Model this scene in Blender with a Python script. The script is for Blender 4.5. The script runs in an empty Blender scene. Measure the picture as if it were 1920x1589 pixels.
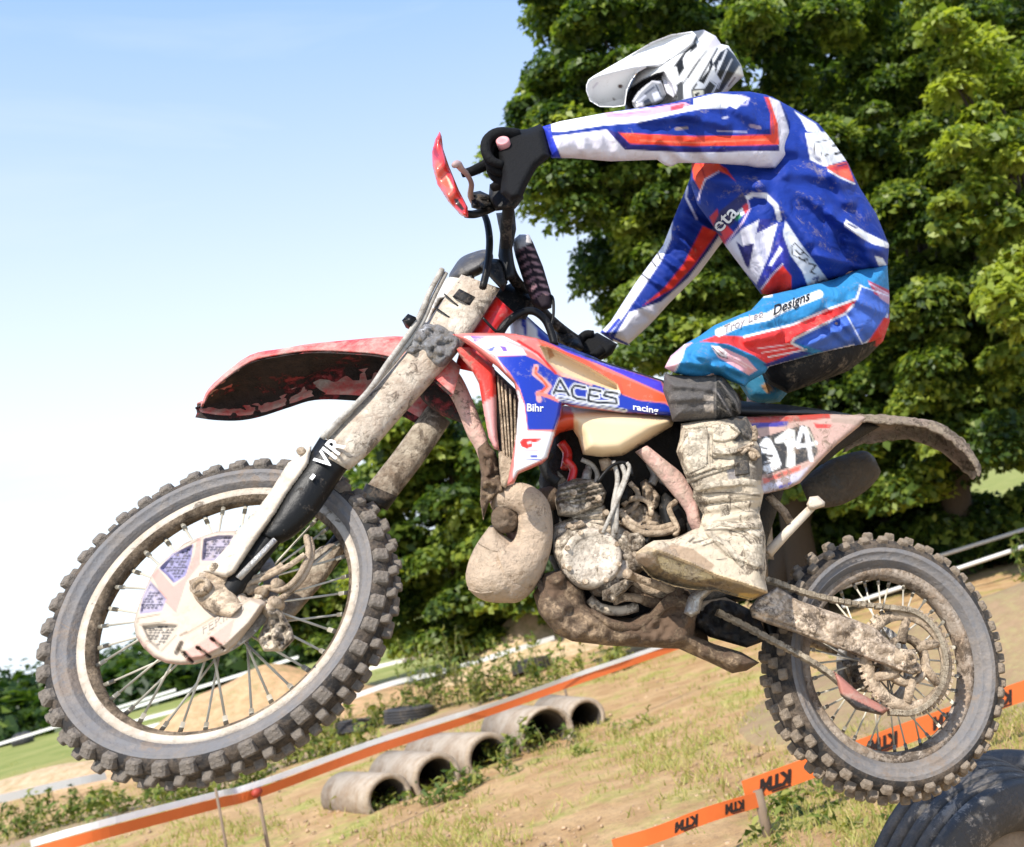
import bpy, bmesh, math, random
import numpy as np
from mathutils import Vector, Matrix
rng = np.random.default_rng(7)
random.seed(7)
SC = bpy.context.scene
COL = SC.collection

# ------------------------------------------------------------------ camera, light, exposure
FPX, CX, CY, IW, IH = 1882.43, 1458.03, 752.06, 1920.0, 1589.0
ROLL, PITCH, CAM_H = math.radians(14.3), math.radians(6.43), 1.5
_u = np.array([-math.sin(ROLL)*math.cos(PITCH), math.cos(ROLL)*math.cos(PITCH), -math.sin(PITCH)])
_f = np.array([0, 0, -1.0]); _y = _f-(_f@_u)*_u; _y /= np.linalg.norm(_y)
_x = np.cross(_y, _u)
RW = np.stack([_x, _y, _u])                      # camera axes -> world axes
CAMPOS = np.array([0, 0, CAM_H])
cam = bpy.data.cameras.new('camera'); camo = bpy.data.objects.new('camera', cam); COL.objects.link(camo)
camo.matrix_world = Matrix.Translation(CAMPOS) @ Matrix(RW.tolist()).to_4x4()
cam.sensor_width = 36; cam.lens = 36*FPX/IW
cam.shift_x = (IW/2-CX)/IW; cam.shift_y = -(IH/2-CY)/IW
cam.clip_start = 0.05; cam.clip_end = 3000
cam.dof.use_dof = True; cam.dof.focus_distance = 2.45; cam.dof.aperture_fstop = 4.5
SC.camera = camo

SUN_CAM = np.array([-0.33, 0.78, 0.50]); SUN_CAM /= np.linalg.norm(SUN_CAM)
SUN = RW @ SUN_CAM
sl = bpy.data.lights.new('sun', 'SUN'); so = bpy.data.objects.new('sun', sl); COL.objects.link(so)
sl.energy = 5.0; sl.angle = math.radians(0.6); sl.color = (1.0, 0.95, 0.87)
so.rotation_euler = Vector(SUN).to_track_quat('Z', 'Y').to_euler(); so.location = (0, 0, 30)

wd = bpy.data.worlds.new('World'); SC.world = wd; wd.use_nodes = True
nt = wd.node_tree; nt.nodes.clear()
sky = nt.nodes.new('ShaderNodeTexSky'); sky.sky_type = 'NISHITA'; sky.sun_disc = False
sky.sun_elevation = math.asin(SUN[2]); sky.sun_rotation = math.atan2(SUN[0], SUN[1])
sky.air_density = 1.0; sky.dust_density = 1.5; sky.ozone_density = 2.0
bg = nt.nodes.new('ShaderNodeBackground'); bg.inputs['Strength'].default_value = 0.125
wo = nt.nodes.new('ShaderNodeOutputWorld')
tc = nt.nodes.new('ShaderNodeTexCoord'); mp = nt.nodes.new('ShaderNodeMapping')
mp.inputs['Scale'].default_value = (1.2, 2.2, 7.0); mp.inputs['Rotation'].default_value = (0.1, 0.25, 0.4)
nz = nt.nodes.new('ShaderNodeTexNoise'); nz.inputs['Scale'].default_value = 1.6; nz.inputs['Detail'].default_value = 7; nz.inputs['Distortion'].default_value = 0.6
rp = nt.nodes.new('ShaderNodeValToRGB'); rp.color_ramp.elements[0].position = 0.5; rp.color_ramp.elements[1].position = 0.8
rp.color_ramp.elements[1].color = (0.75, 0.75, 0.75, 1)
sx = nt.nodes.new('ShaderNodeSeparateXYZ'); rz = nt.nodes.new('ShaderNodeValToRGB')   # thin veil of cloud towards the horizon
e = rz.color_ramp.elements; e[0].position = 0.0; e[0].color = (0.93, 0.93, 0.93, 1); e[1].position = 0.66; e[1].color = (0.80, 0.80, 0.80, 1)
m1 = e.new(0.16); m1.color = (0.9, 0.9, 0.9, 1); m2 = e.new(0.36); m2.color = (0.85, 0.85, 0.85, 1); m3 = e.new(0.95); m3.color = (0.55, 0.55, 0.55, 1)
cm = nt.nodes.new('ShaderNodeMixRGB'); vc = nt.nodes.new('ShaderNodeMixRGB'); vr = nt.nodes.new('ShaderNodeMapRange')
vr.inputs['From Min'].default_value = 0.20; vr.inputs['From Max'].default_value = 0.62
vc.inputs[1].default_value = (6.7, 7.4, 8.1, 1); vc.inputs[2].default_value = (1.75, 3.6, 7.9, 1)
L = nt.links.new
L(tc.outputs['Generated'], mp.inputs['Vector']); L(mp.outputs[0], nz.inputs['Vector']); L(nz.outputs['Fac'], rp.inputs[0])
L(tc.outputs['Generated'], sx.inputs[0]); L(sx.outputs['Z'], rz.inputs[0])
L(rz.outputs[0], cm.inputs[0]); L(sx.outputs['Z'], vr.inputs['Value']); L(vr.outputs[0], vc.inputs[0])
cl = nt.nodes.new('ShaderNodeMixRGB'); cl.inputs[2].default_value = (5.6, 6.4, 7.4, 1); L(rp.outputs[0], cl.inputs[0]); L(vc.outputs[0], cl.inputs[1]); L(cl.outputs[0], cm.inputs[2])
L(sky.outputs[0], cm.inputs[1]); L(cm.outputs[0], bg.inputs[0]); L(bg.outputs[0], wo.inputs[0])

SC.view_settings.view_transform = 'Standard'; SC.view_settings.look = 'None'
SC.view_settings.exposure = 0.40; SC.view_settings.gamma = 1.0; SC.view_settings.use_curve_mapping = False
SC.cycles.use_denoising = True
SC.cycles.max_bounces = 6; SC.cycles.diffuse_bounces = 3; SC.cycles.glossy_bounces = 3
SC.cycles.transparent_max_bounces = 6; SC.cycles.transmission_bounces = 3

# ------------------------------------------------------------------ poses
RM = np.array([[-0.932842, 0.359692, 0.020663], [0.160186, 0.362697, 0.918037], [0.322716, 0.859693, -0.395957]])
TB = np.array([0.275421, -0.669773, -2.56474])   # motorcycle frame (x forward, y left, z up; rear axle) in camera axes
ST_O = np.array([1.479211, 0, -0.023194])
AX = np.array([-0.46389, 0, 0.885893]); FW = np.array([0.885893, 0, 0.46389])
S = np.array([[0.926897, 0.373357, -0.038279], [-0.373357, 0.906853, -0.195505], [-0.038279, 0.195505, 0.979955]])
NF = S @ np.array([0, 1.0, 0]); FWS = S @ FW     # steered lateral and forward axes
F_AXLE = np.array([1.519379, -0.021072, -0.002161])
CB = -RM.T @ TB
BIKE_M = Matrix.Translation(CAMPOS) @ Matrix((RW @ RM).tolist()).to_4x4()
BIKE_M.translation = Vector(CAMPOS + RW @ TB)

def rays(u, v):
    u, v = np.broadcast_arrays(np.asarray(u, float), np.asarray(v, float))
    return np.stack([(u-CX)/FPX, -(v-CY)/FPX, -np.ones_like(u)], -1)
class Plane:
    def __init__(s, n, o): s.n = np.asarray(n, float); s.o = np.asarray(o, float)
    def at(s, u, v, y):
        d = rays(u, v) @ RM                       # into motorcycle axes
        k = (np.asarray(y)-s.n @ (CB-s.o))/(d @ s.n)
        return CB+d*k[..., None]
BK = Plane((0, 1, 0), (0, 0, 0)); SF = Plane(NF, ST_O)
def W(u, v, d):                                   # world point seen at (u, v), d metres deep
    return CAMPOS+(rays(u, v)*np.asarray(d)[..., None]) @ RW.T
def G(u, v, h=0.0):                               # world point seen at (u, v) on the level z = h
    d = rays(u, v) @ RW.T
    k = (h-CAM_H)/d[..., 2]
    return CAMPOS+d*k[..., None]
def bike_to_px(P):
    c = P @ RM.T+TB
    return np.stack([CX+FPX*c[..., 0]/-c[..., 2], CY-FPX*c[..., 1]/-c[..., 2]], -1)

# ------------------------------------------------------------------ object helpers
OFF = {}
def mesh_from(name, V, F, cols=None, smooth=True, mat=None, uv=None):
    me = bpy.data.meshes.new(name)
    V = np.asarray(V, float)
    me.from_pydata(V.tolist(), [], [list(map(int, f)) for f in F])
    if smooth: me.polygons.foreach_set('use_smooth', np.ones(len(me.polygons), bool))
    if cols is not None:
        a = me.color_attributes.new('col', 'FLOAT_COLOR', 'POINT')
        c = np.ones((len(V), 4), np.float32); c[:, :3] = cols; a.data.foreach_set('color', c.ravel())
    if mat: me.materials.append(mat)
    me.update(); return me
def link(name, me, parent=None):
    o = bpy.data.objects.new(name, me); COL.objects.link(o)
    if parent: o.parent = parent
    return o
def root_off(p):
    while p.parent: p = p.parent
    return OFF.get(p.name, np.zeros(3))
def part(name, VF, mat, parent, smooth=True, label=None, fix=True):
    V, F = VF[0], VF[1]; cols = VF[2] if len(VF) > 2 else None
    me = mesh_from(name, np.asarray(V)-root_off(parent), F, cols, smooth, mat)
    if fix:
        bm = bmesh.new(); bm.from_mesh(me); bmesh.ops.recalc_face_normals(bm, faces=bm.faces); bm.to_mesh(me); bm.free()
    o = link(name, me, parent)
    if label: o['label'] = label
    return o
def tag(o, label, cat, group=None, kind=None):
    if label: o['label'] = label
    if cat: o['category'] = cat
    if group: o['group'] = group
    if kind: o['kind'] = kind
    return o
def empty(name, M, label, cat, group=None):
    o = bpy.data.objects.new(name, None); COL.objects.link(o); o.empty_display_size = 0.1
    o.matrix_world = M if isinstance(M, Matrix) else Matrix.Translation(M)
    return tag(o, label, cat, group)
def join(*items):
    V, F, Cc, n = [], [], [], 0
    hc = any(len(i) > 2 for i in items)
    for it in items:
        v = np.asarray(it[0], float); V.append(v); F += [[int(k)+n for k in f] for f in it[1]]; n += len(v)
        if hc: Cc.append(np.broadcast_to(np.asarray(it[2] if len(it) > 2 else (0.1, 0.1, 0.1)), (len(v), 3)))
    return (np.concatenate(V), F, np.concatenate(Cc)) if hc else (np.concatenate(V), F)
def colour(VF, c): return (VF[0], VF[1], np.tile(np.asarray(c, float), (len(VF[0]), 1)))

def crom(P, n, closed=False):
    P = np.asarray(P, float); m = len(P)
    if closed: Q = np.concatenate([P[-1:], P, P[:2]]); seg = m
    else: Q = np.concatenate([2*P[:1]-P[1:2], P, 2*P[-1:]-P[-2:-1]]); seg = m-1
    t = np.linspace(0, seg, n, endpoint=not closed); i = np.minimum(t.astype(int), seg-1); t = (t-i)[:, None]
    a, b, c, d = Q[i], Q[i+1], Q[i+2], Q[i+3]
    return 0.5*(2*b+(c-a)*t+(2*a-5*b+4*c-d)*t*t+(3*b-a-3*c+d)*t**3)
def tube(P, r, n=10, res=None, cap=True):
    P = np.asarray(P, float); r = np.broadcast_to(np.asarray(r, float), (len(P),)).copy()
    if res: q = crom(np.column_stack([P, r]), res); P, r = q[:, :3], q[:, 3]
    T = np.gradient(P, axis=0); T /= np.linalg.norm(T, axis=1)[:, None]+1e-12
    a = np.array([0, 0, 1.0]) if abs(T[0][2]) < 0.9 else np.array([1.0, 0, 0])
    V = []
    for i in range(len(P)):
        a = a-(a @ T[i])*T[i]; a /= np.linalg.norm(a); b = np.cross(T[i], a)
        th = np.arange(n)*2*math.pi/n
        V.append(P[i]+r[i]*(np.cos(th)[:, None]*a+np.sin(th)[:, None]*b))
    V = np.concatenate(V); F = []
    for i in range(len(P)-1):
        for k in range(n): F.append([i*n+k, i*n+(k+1) % n, (i+1)*n+(k+1) % n, (i+1)*n+k])
    if cap: F.append(list(range(n))[::-1]); F.append([(len(P)-1)*n+k for k in range(n)])
    return V, F
def box(c, ax, ay, az, hx, hy, hz, taper=1.0):
    c = np.asarray(c, float); V = []
    for z in (-1, 1):
        k = taper if z > 0 else 1
        for x, y in ((-1, -1), (1, -1), (1, 1), (-1, 1)): V.append(c+ax*hx*x*k+ay*hy*y*k+az*hz*z)
    return np.array(V), [[3, 2, 1, 0], [4, 5, 6, 7], [0, 1, 5, 4], [1, 2, 6, 5], [2, 3, 7, 6], [3, 0, 4, 7]]
def ring(c, n, prof, seg=64, ref=None, close=True):
    """lathe a closed profile [(radius, offset along n)] about axis n through c"""
    n = np.asarray(n, float)/np.linalg.norm(n)
    a = np.cross(n, np.array([0.3, 0.1, 1.0])) if ref is None else np.asarray(ref, float)
    a = a-(a @ n)*n; a /= np.linalg.norm(a); b = np.cross(n, a)
    m = len(prof); V = []; F = []
    for k in range(seg):
        th = 2*math.pi*k/seg; d = math.cos(th)*a+math.sin(th)*b
        for r, z in prof: V.append(c+d*r+n*z)
    mm = m if close else m-1
    for k in range(seg):
        k2 = (k+1) % seg
        for j in range(mm): F.append([k*m+j, k*m+(j+1) % m, k2*m+(j+1) % m, k2*m+j])
    return np.array(V), F
def cyl(p, q, r, n=16): return tube([p, q], [r, r], n)

# ------------------------------------------------------------------ flat print and puffed shapes traced in the picture
def seg_dist(U, Vv, P, closed=True):
    best = np.full(U.shape, 1e18); bu = np.zeros(U.shape); bv = np.zeros(U.shape)
    n = len(P)
    for i in range(n if closed else n-1):
        a = P[i]; b = P[(i+1) % n]; d = b-a; L2 = d @ d+1e-12
        t = np.clip(((U-a[0])*d[0]+(Vv-a[1])*d[1])/L2, 0, 1)
        pu, pv = a[0]+t*d[0], a[1]+t*d[1]; q = (U-pu)**2+(Vv-pv)**2; m = q < best
        best[m] = q[m]; bu[m] = pu[m]; bv[m] = pv[m]
    return np.sqrt(best), bu, bv
def inside(U, Vv, P):
    r = np.zeros(U.shape, bool); n = len(P)
    for i in range(n):
        x1, y1 = P[i]; x2, y2 = P[(i+1) % n]
        if y1 == y2: continue
        r ^= ((y1 > Vv) != (y2 > Vv)) & (U < (x2-x1)*(Vv-y1)/(y2-y1)+x1)
    return r
def sdist(U, Vv, P):
    P = np.asarray(P, float); d, _, _ = seg_dist(U, Vv, P); return np.where(inside(U, Vv, P), d, -d)
def paint(U, Vv, base, layers, aa=1.6):
    c = np.tile(np.asarray(base, float), (len(U), 1))
    for ly in layers:
        if ly[0] == 'p':
            P = np.asarray(ly[1], float); col = ly[2]
            lo, hi = P.min(0)-3, P.max(0)+3; m = (U > lo[0]) & (U < hi[0]) & (Vv > lo[1]) & (Vv < hi[1])
            if not m.any(): continue
            k = np.clip(0.5+sdist(U[m], Vv[m], P)/aa, 0, 1)
        elif ly[0] == 'l':
            P = np.asarray(ly[1], float); w, col = ly[2], ly[3]
            lo, hi = P.min(0)-w-3, P.max(0)+w+3; m = (U > lo[0]) & (U < hi[0]) & (Vv > lo[1]) & (Vv < hi[1])
            if not m.any(): continue
            k = np.clip(0.5+(w/2-seg_dist(U[m], Vv[m], P, False)[0])/aa, 0, 1)
        c[m] = c[m]*(1-k[:, None])+np.asarray(col)*k[:, None]
    return c
def inflate(poly, y0, T, Tb=None, k=30, s=4.0, base=(0.5, 0.5, 0.5), layers=(), plane=BK, smooth=0, mod=None, pw=0.5):
    P = np.asarray(poly, float)
    if smooth: P = crom(P, smooth, True)
    Tb = T if Tb is None else Tb
    lo, hi = P.min(0)-s, P.max(0)+s
    gu = np.arange(lo[0], hi[0]+s, s); gv = np.arange(lo[1], hi[1]+s, s)
    U, Vv = np.meshgrid(gu, gv, indexing='ij'); d0, bu, bv = seg_dist(U, Vv, P); ins = inside(U, Vv, P)
    cell = ins[:-1, :-1] | ins[1:, :-1] | ins[1:, 1:] | ins[:-1, 1:]
    use = np.zeros(U.shape, bool)
    use[:-1, :-1] |= cell; use[1:, :-1] |= cell; use[1:, 1:] |= cell; use[:-1, 1:] |= cell
    near = ins & (d0 < 0.3*s)
    edge = use & (~ins | near)
    u = np.where(edge, bu, U); v = np.where(edge, bv, Vv); d = np.where(edge, 0, d0)
    ei = np.argwhere(edge)
    eu = np.stack([u[edge], v[edge]], -1)
    for p in P if not smooth else []:
        q = ((eu-p)**2).sum(1); j = q.argmin()
        if q[j] < (0.8*s)**2: u[tuple(ei[j])], v[tuple(ei[j])] = p
    idx = -np.ones(U.shape, int); idx[use] = np.arange(use.sum())
    u, v, d, e = u[use], v[use], d[use], edge[use]
    h = (1-(1-np.clip(d/k, 0, 1))**2)**pw
    yy = y0(u, v) if callable(y0) else np.full(u.shape, float(y0))
    hf = h*T
    if mod: hf = hf+mod(u, v, d)*np.clip(d/4, 0, 1)
    Vf = plane.at(u, v, yy+hf); inn = ~e
    Vb = plane.at(u[inn], v[inn], (yy-h*Tb)[inn])
    bidx = idx.copy(); bmap = np.arange(len(u)); bmap[inn] = len(u)+np.arange(inn.sum())
    F = []
    I, J = np.nonzero(cell)
    a, b, c, dd = idx[I, J], idx[I+1, J], idx[I+1, J+1], idx[I, J+1]
    for q in np.stack([a, b, c, dd], 1):
        F.append(list(q))
        w = bmap[q]
        if len(set(w) & set(q)) < 4: F.append(list(w[::-1]))
    cf = paint(u, v, base, layers)
    return np.concatenate([Vf, Vb]), F, np.concatenate([cf, cf[inn]])
def limb(secs, n=24, m=24, plane=BK, cap=True, wob=0.0, base=None, layers=()):
    """round sections between two outline points: (ax, ay, bx, by, depth offset, half thickness)"""
    q = crom(np.asarray(secs, float), m); A = plane.at(q[:, 0], q[:, 1], q[:, 4]); B = plane.at(q[:, 2], q[:, 3], q[:, 4])
    mid = (A+B)/2; e1 = (B-A)/2; d = mid-CB; d /= np.linalg.norm(d, axis=1)[:, None]
    e1u = e1/np.linalg.norm(e1, axis=1)[:, None]; d = d-(d*e1u).sum(1)[:, None]*e1u; d /= np.linalg.norm(d, axis=1)[:, None]
    th = np.arange(n)*2*math.pi/n
    V = mid[:, None]+np.cos(th)[None, :, None]*e1[:, None]+np.sin(th)[None, :, None]*(d*q[:, 5:6])[:, None]
    V = V.reshape(-1, 3); F = []
    for i in range(m-1):
        for k in range(n): F.append([i*n+k, i*n+(k+1) % n, (i+1)*n+(k+1) % n, (i+1)*n+k])
    if cap: F.append(list(range(n))[::-1]); F.append([(m-1)*n+k for k in range(n)])
    if base is None: return V, F
    uv = bike_to_px(V); return V, F, paint(uv[:, 0], uv[:, 1], base, layers)
def decal(text, org, ex, ey, y, plane=BK, bold=0.0, shear=0.0):
    """flat lettering: origin, image vector of one em along the line, image vector of one em upward"""
    cu = bpy.data.curves.new('t', 'FONT'); cu.body = text; cu.size = 1; cu.offset = bold; cu.shear = shear; cu.resolution_u = 3
    ob = bpy.data.objects.new('t', cu); COL.objects.link(ob)
    me = bpy.data.meshes.new_from_object(ob.evaluated_get(bpy.context.evaluated_depsgraph_get()))
    V = np.array([v.co[:] for v in me.vertices]) if len(me.vertices) else np.zeros((0, 3)); F = [list(p.vertices) for p in me.polygons]
    bpy.data.objects.remove(ob); bpy.data.curves.remove(cu); bpy.data.meshes.remove(me)
    u = org[0]+V[:, 0]*ex[0]+V[:, 1]*ey[0]; v = org[1]+V[:, 0]*ex[1]+V[:, 1]*ey[1]
    yy = y(u, v) if callable(y) else np.full(u.shape, float(y))
    return plane.at(u, v, yy), F

# ------------------------------------------------------------------ materials
def mat(name, base=None, rough=0.6, metal=0.0, mud=0.0, mudcol=(0.42, 0.33, 0.235), mscale=9.0, bump=0.15, bscale=60.0, dust=0.0, var=0.08, coat=0.0, mud2=None, sharp=0.16, spec=0.5, wrinkle=0.0, fleck=0.0, spat=0.0, spatcol=(.085, .058, .036)):
    m = bpy.data.materials.new(name); m.use_nodes = True; t = m.node_tree; N = t.nodes; K = t.links.new
    b = N['Principled BSDF']; co = N.new('ShaderNodeTexCoord')
    def noise(sc, det=6, ro=0.6, dist=0.0):
        n = N.new('ShaderNodeTexNoise'); n.inputs['Scale'].default_value = sc; n.inputs['Detail'].default_value = det; n.inputs['Roughness'].default_value = ro; n.inputs['Distortion'].default_value = dist
        K(co.outputs['Object'], n.inputs['Vector']); return n
    def ramp(src, a, c):
        r = N.new('ShaderNodeMapRange'); r.inputs['From Min'].default_value = a; r.inputs['From Max'].default_value = c; K(src, r.inputs['Value']); return r.outputs[0]
    def mixc(f, a, c, mode='MIX'):
        x = N.new('ShaderNodeMix'); x.data_type = 'RGBA'; x.blend_type = mode
        for s_, val in ((x.inputs[0], f), (x.inputs[6], a), (x.inputs[7], c)):
            if isinstance(val, (int, float)): s_.default_value = val
            elif isinstance(val, tuple): s_.default_value = (*val, 1) if len(val) == 3 else val
            else: K(val, s_)
        return x.outputs[2]
    def math_(op, a, c):
        x = N.new('ShaderNodeMath'); x.operation = op
        for s_, val in ((x.inputs[0], a), (x.inputs[1], c)):
            if isinstance(val, (int, float)): s_.default_value = val
            else: K(val, s_)
        return x.outputs[0]
    if base is None:
        at = N.new('ShaderNodeAttribute'); at.attribute_name = 'col'; c = at.outputs['Color']
    else:
        rg = N.new('ShaderNodeRGB'); rg.outputs[0].default_value = (*base, 1); c = rg.outputs[0]
    n1 = noise(mscale*2.3, 8, 0.65); v = ramp(n1.outputs['Fac'], 0.25, 0.75)
    if var: c = mixc(var, c, mixc(1.0, c, mixc(v, (0.55, 0.53, 0.5), (1.3, 1.3, 1.3)), 'MULTIPLY'))
    rgh = rough; hgt = None
    if fleck:
        n5 = noise(120, 4, 0.7); ff = math_('MULTIPLY', ramp(n5.outputs['Fac'], 0.735-0.07*fleck, 0.775-0.07*fleck), 0.8)
        c = mixc(ff, c, (0.5, 0.43, 0.34))
    if mud > 0 or dust > 0:
        n2 = noise(mscale, 9, 0.68, 0.4); n3 = noise(mscale*6, 6, 0.7)
        mf = math_('ADD', n2.outputs['Fac'], math_('MULTIPLY', math_('SUBTRACT', n3.outputs['Fac'], 0.5), 0.55))
        th = 0.78-0.56*mud
        f = ramp(mf, th-sharp, th+sharp) if mud > 0 else 0.0
        n4 = noise(mscale*4, 6, 0.7); mc2 = mud2 or tuple(x*0.62 for x in mudcol)
        mc = mixc(ramp(n4.outputs['Fac'], 0.35, 0.68), mc2, mudcol)
        if dust: c = mixc(dust, c, mudcol)
        if mud > 0:
            c = mixc(f, c, mc)
            rr = N.new('ShaderNodeMix'); rr.inputs[2].default_value = rough; rr.inputs[3].default_value = 0.92; K(f, rr.inputs[0]); rgh = rr.outputs[0]
            hgt = math_('MULTIPLY', math_('MULTIPLY', f, n3.outputs['Fac']), 2.2)
            mm = N.new('ShaderNodeMath'); mm.operation = 'MULTIPLY_ADD'; K(f, mm.inputs[0]); mm.inputs[1].default_value = -metal; mm.inputs[2].default_value = metal; K(mm.outputs[0], b.inputs['Metallic'])
    if spat:
        n6 = noise(mscale*3.2, 9, 0.78, 0.8); n7 = noise(mscale*.7, 4, 0.6)
        sf = math_('ADD', n6.outputs['Fac'], math_('MULTIPLY', math_('SUBTRACT', n7.outputs['Fac'], 0.5), 0.9))
        c = mixc(math_('MULTIPLY', ramp(sf, 0.655-.16*spat, 0.73-.16*spat), .8), c, spatcol)
    K(c, b.inputs['Base Color'])
    if not hasattr(rgh, 'is_linked'): b.inputs['Roughness'].default_value = rgh
    else: K(rgh, b.inputs['Roughness'])
    if not mud: b.inputs['Metallic'].default_value = metal
    b.inputs['Specular IOR Level'].default_value = spec
    if coat: b.inputs['Coat Weight'].default_value = coat; b.inputs['Coat Roughness'].default_value = 0.12
    if bump or wrinkle:
        h = math_('MULTIPLY', noise(bscale, 6, 0.65).outputs['Fac'], 1.0)
        if hgt is not None: h = math_('ADD', h, hgt)
        if wrinkle:
            w = noise(wrinkle, 3, 0.5, 1.2); h = math_('ADD', math_('MULTIPLY', h, 0.12), math_('MULTIPLY', w.outputs['Fac'], 5.0))
        bp = N.new('ShaderNodeBump'); bp.inputs['Strength'].default_value = min(1.0, bump*4); bp.inputs['Distance'].default_value = 0.004
        K(h, bp.inputs['Height']); K(bp.outputs[0], b.inputs['Normal'])
    return m
_TAB = np.random.default_rng(99).random((64, 64))
def vn(u, v, sc, seed=0):
    x, y = u/sc+seed*7.3, v/sc+seed*3.1; i, j = np.floor(x).astype(int), np.floor(y).astype(int); f, g = x-i, y-j; f, g = f*f*(3-2*f), g*g*(3-2*g)
    T = lambda a, b: _TAB[a % 64, b % 64]
    return (T(i, j)*(1-f)+T(i+1, j)*f)*(1-g)+(T(i, j+1)*(1-f)+T(i+1, j+1)*f)*g-.5
def rough(amp, sc, seed=0):
    return lambda u, v, d: amp*(vn(u, v, sc, seed)+.55*vn(u, v, sc*.45, seed+1)+.3*vn(u, v, sc*.2, seed+2))
MUD = (0.50, 0.39, 0.275); MUDD = (0.13, 0.085, 0.05)
# ================================================================== ground, sky line, vegetation
def ground_mat():
    m = bpy.data.materials.new('dry_ground'); m.use_nodes = True; t = m.node_tree; N = t.nodes; K = t.links.new; b = N['Principled BSDF']
    co = N.new('ShaderNodeTexCoord')
    def noise(sc, det=7, ro=0.6):
        n = N.new('ShaderNodeTexNoise'); n.inputs['Scale'].default_value = sc; n.inputs['Detail'].default_value = det; n.inputs['Roughness'].default_value = ro; K(co.outputs['Object'], n.inputs['Vector']); return n.outputs['Fac']
    def mr(s, a, c):
        r = N.new('ShaderNodeMapRange'); r.inputs['From Min'].default_value = a; r.inputs['From Max'].default_value = c; K(s, r.inputs['Value']); return r.outputs[0]
    def mix(f, a, c):
        x = N.new('ShaderNodeMix'); x.data_type = 'RGBA'
        for s_, v in ((x.inputs[0], f), (x.inputs[6], a), (x.inputs[7], c)):
            if isinstance(v, tuple): s_.default_value = (*v, 1)
            elif isinstance(v, float): s_.default_value = v
            else: K(v, s_)
        return x.outputs[2]
    dirt = mix(mr(noise(3.0), .35, .65), (.42, .255, .12), (.60, .40, .21))
    dirt = mix(mr(noise(26, 8, .7), .52, .72), dirt, (.34, .21, .12))
    grass = mix(mr(noise(11), .4, .62), (.50, .43, .15), (.27, .30, .065))
    c = mix(mr(noise(1.3, 9, .72), .50, .62), dirt, grass)
    at = N.new('ShaderNodeAttribute'); at.attribute_name = 'col'; sp = N.new('ShaderNodeSeparateColor'); K(at.outputs['Color'], sp.inputs[0])
    far = mix(mr(noise(.45, 9, .75), .35, .65), (.15, .20, .04), (.36, .34, .12))
    c = mix(sp.outputs[0], c, far); c = mix(sp.outputs[1], c, dirt); c = mix(sp.outputs[2], c, (.36, .27, .20))
    K(c, b.inputs['Base Color']); b.inputs['Roughness'].default_value = .95; b.inputs['Specular IOR Level'].default_value = .1
    bp = N.new('ShaderNodeBump'); bp.inputs['Strength'].default_value = .9; bp.inputs['Distance'].default_value = .06
    K(noise(9, 10, .72), bp.inputs['Height']); K(bp.outputs[0], b.inputs['Normal']); return m
rr = np.concatenate([np.geomspace(.6, 30, 90), np.geomspace(31, 2500, 40)]); aa_ = np.radians(np.linspace(-100, 80, 150))
Rg, Ag = np.meshgrid(rr, aa_, indexing='ij'); Xg, Yg = Rg*np.sin(Ag), Rg*np.cos(Ag)
def lump(x, y): return (np.sin(x*1.7+.3*y)*np.sin(y*1.3+1)+.6*np.sin(x*3.9+y*2.1)+.4*np.sin(x*7.3-y*5.7+2))
Zg = .025*lump(Xg, Yg)*np.exp(-Rg/40)
rc = np.zeros((Rg.size, 3)); R1 = Rg.ravel(); wob = lump(Xg.ravel()*.2, Yg.ravel()*.2)
rc[:, 0] = np.clip((R1-25-2*wob)/5, 0, 1)
tr = (Xg.ravel()+9)/1.0; rc[:, 1] = np.clip(1.5-np.abs(R1-20.5+.8*wob)/2.2, 0, 1)*(Xg.ravel() < -4)
rc[:, 1] = np.maximum(rc[:, 1], np.clip(1.3-np.hypot(Xg.ravel()-.4, Yg.ravel()-7.2)/2.0, 0, 1)*.8)
rc[:, 1] = np.maximum(rc[:, 1], np.clip((Xg.ravel()-1.6)/1.2, 0, 1)*np.clip(1.6-np.abs(R1-8.5)/2.6, 0, 1))
rc[:, 2] = np.clip(1.1-np.abs(R1-15.5+.4*wob)/.9, 0, 1)*(Xg.ravel() < -5)*.8
nA = len(aa_); Fg = [[i*nA+j, i*nA+j+1, (i+1)*nA+j+1, (i+1)*nA+j] for i in range(len(rr)-1) for j in range(nA-1)]
go = link('ground', mesh_from('ground', np.stack([Xg.ravel(), Yg.ravel(), Zg.ravel()], -1), Fg, rc, True, ground_mat())); tag(go, 'dry tan earth with patchy yellow-green grass', None, kind='structure')

def leaf_mat(name, trans=0.42, rough=.45):
    m = bpy.data.materials.new(name); m.use_nodes = True; t = m.node_tree; N = t.nodes; K = t.links.new; b = N['Principled BSDF']
    at = N.new('ShaderNodeAttribute'); at.attribute_name = 'col'; K(at.outputs['Color'], b.inputs['Base Color']); b.inputs['Roughness'].default_value = rough
    b.inputs['Specular IOR Level'].default_value = .35
    tr_ = N.new('ShaderNodeBsdfTranslucent'); hs = N.new('ShaderNodeMix'); hs.data_type = 'RGBA'; hs.blend_type = 'MULTIPLY'; hs.inputs[0].default_value = 1
    K(at.outputs['Color'], hs.inputs[6]); hs.inputs[7].default_value = (1.7, 1.7, .7, 1); K(hs.outputs[2], tr_.inputs['Color'])
    mx_ = N.new('ShaderNodeMixShader'); mx_.inputs[0].default_value = trans; K(b.outputs[0], mx_.inputs[1]); K(tr_.outputs[0], mx_.inputs[2]); K(mx_.outputs[0], N['Material Output'].inputs['Surface']); return m
M_leaf = leaf_mat('tree_leaves'); M_weed = leaf_mat('weed_leaves', .3, .6)
M_bark = mat('bark', (.045, .034, .024), .9, bump=.5, bscale=25, var=.3)
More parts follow.
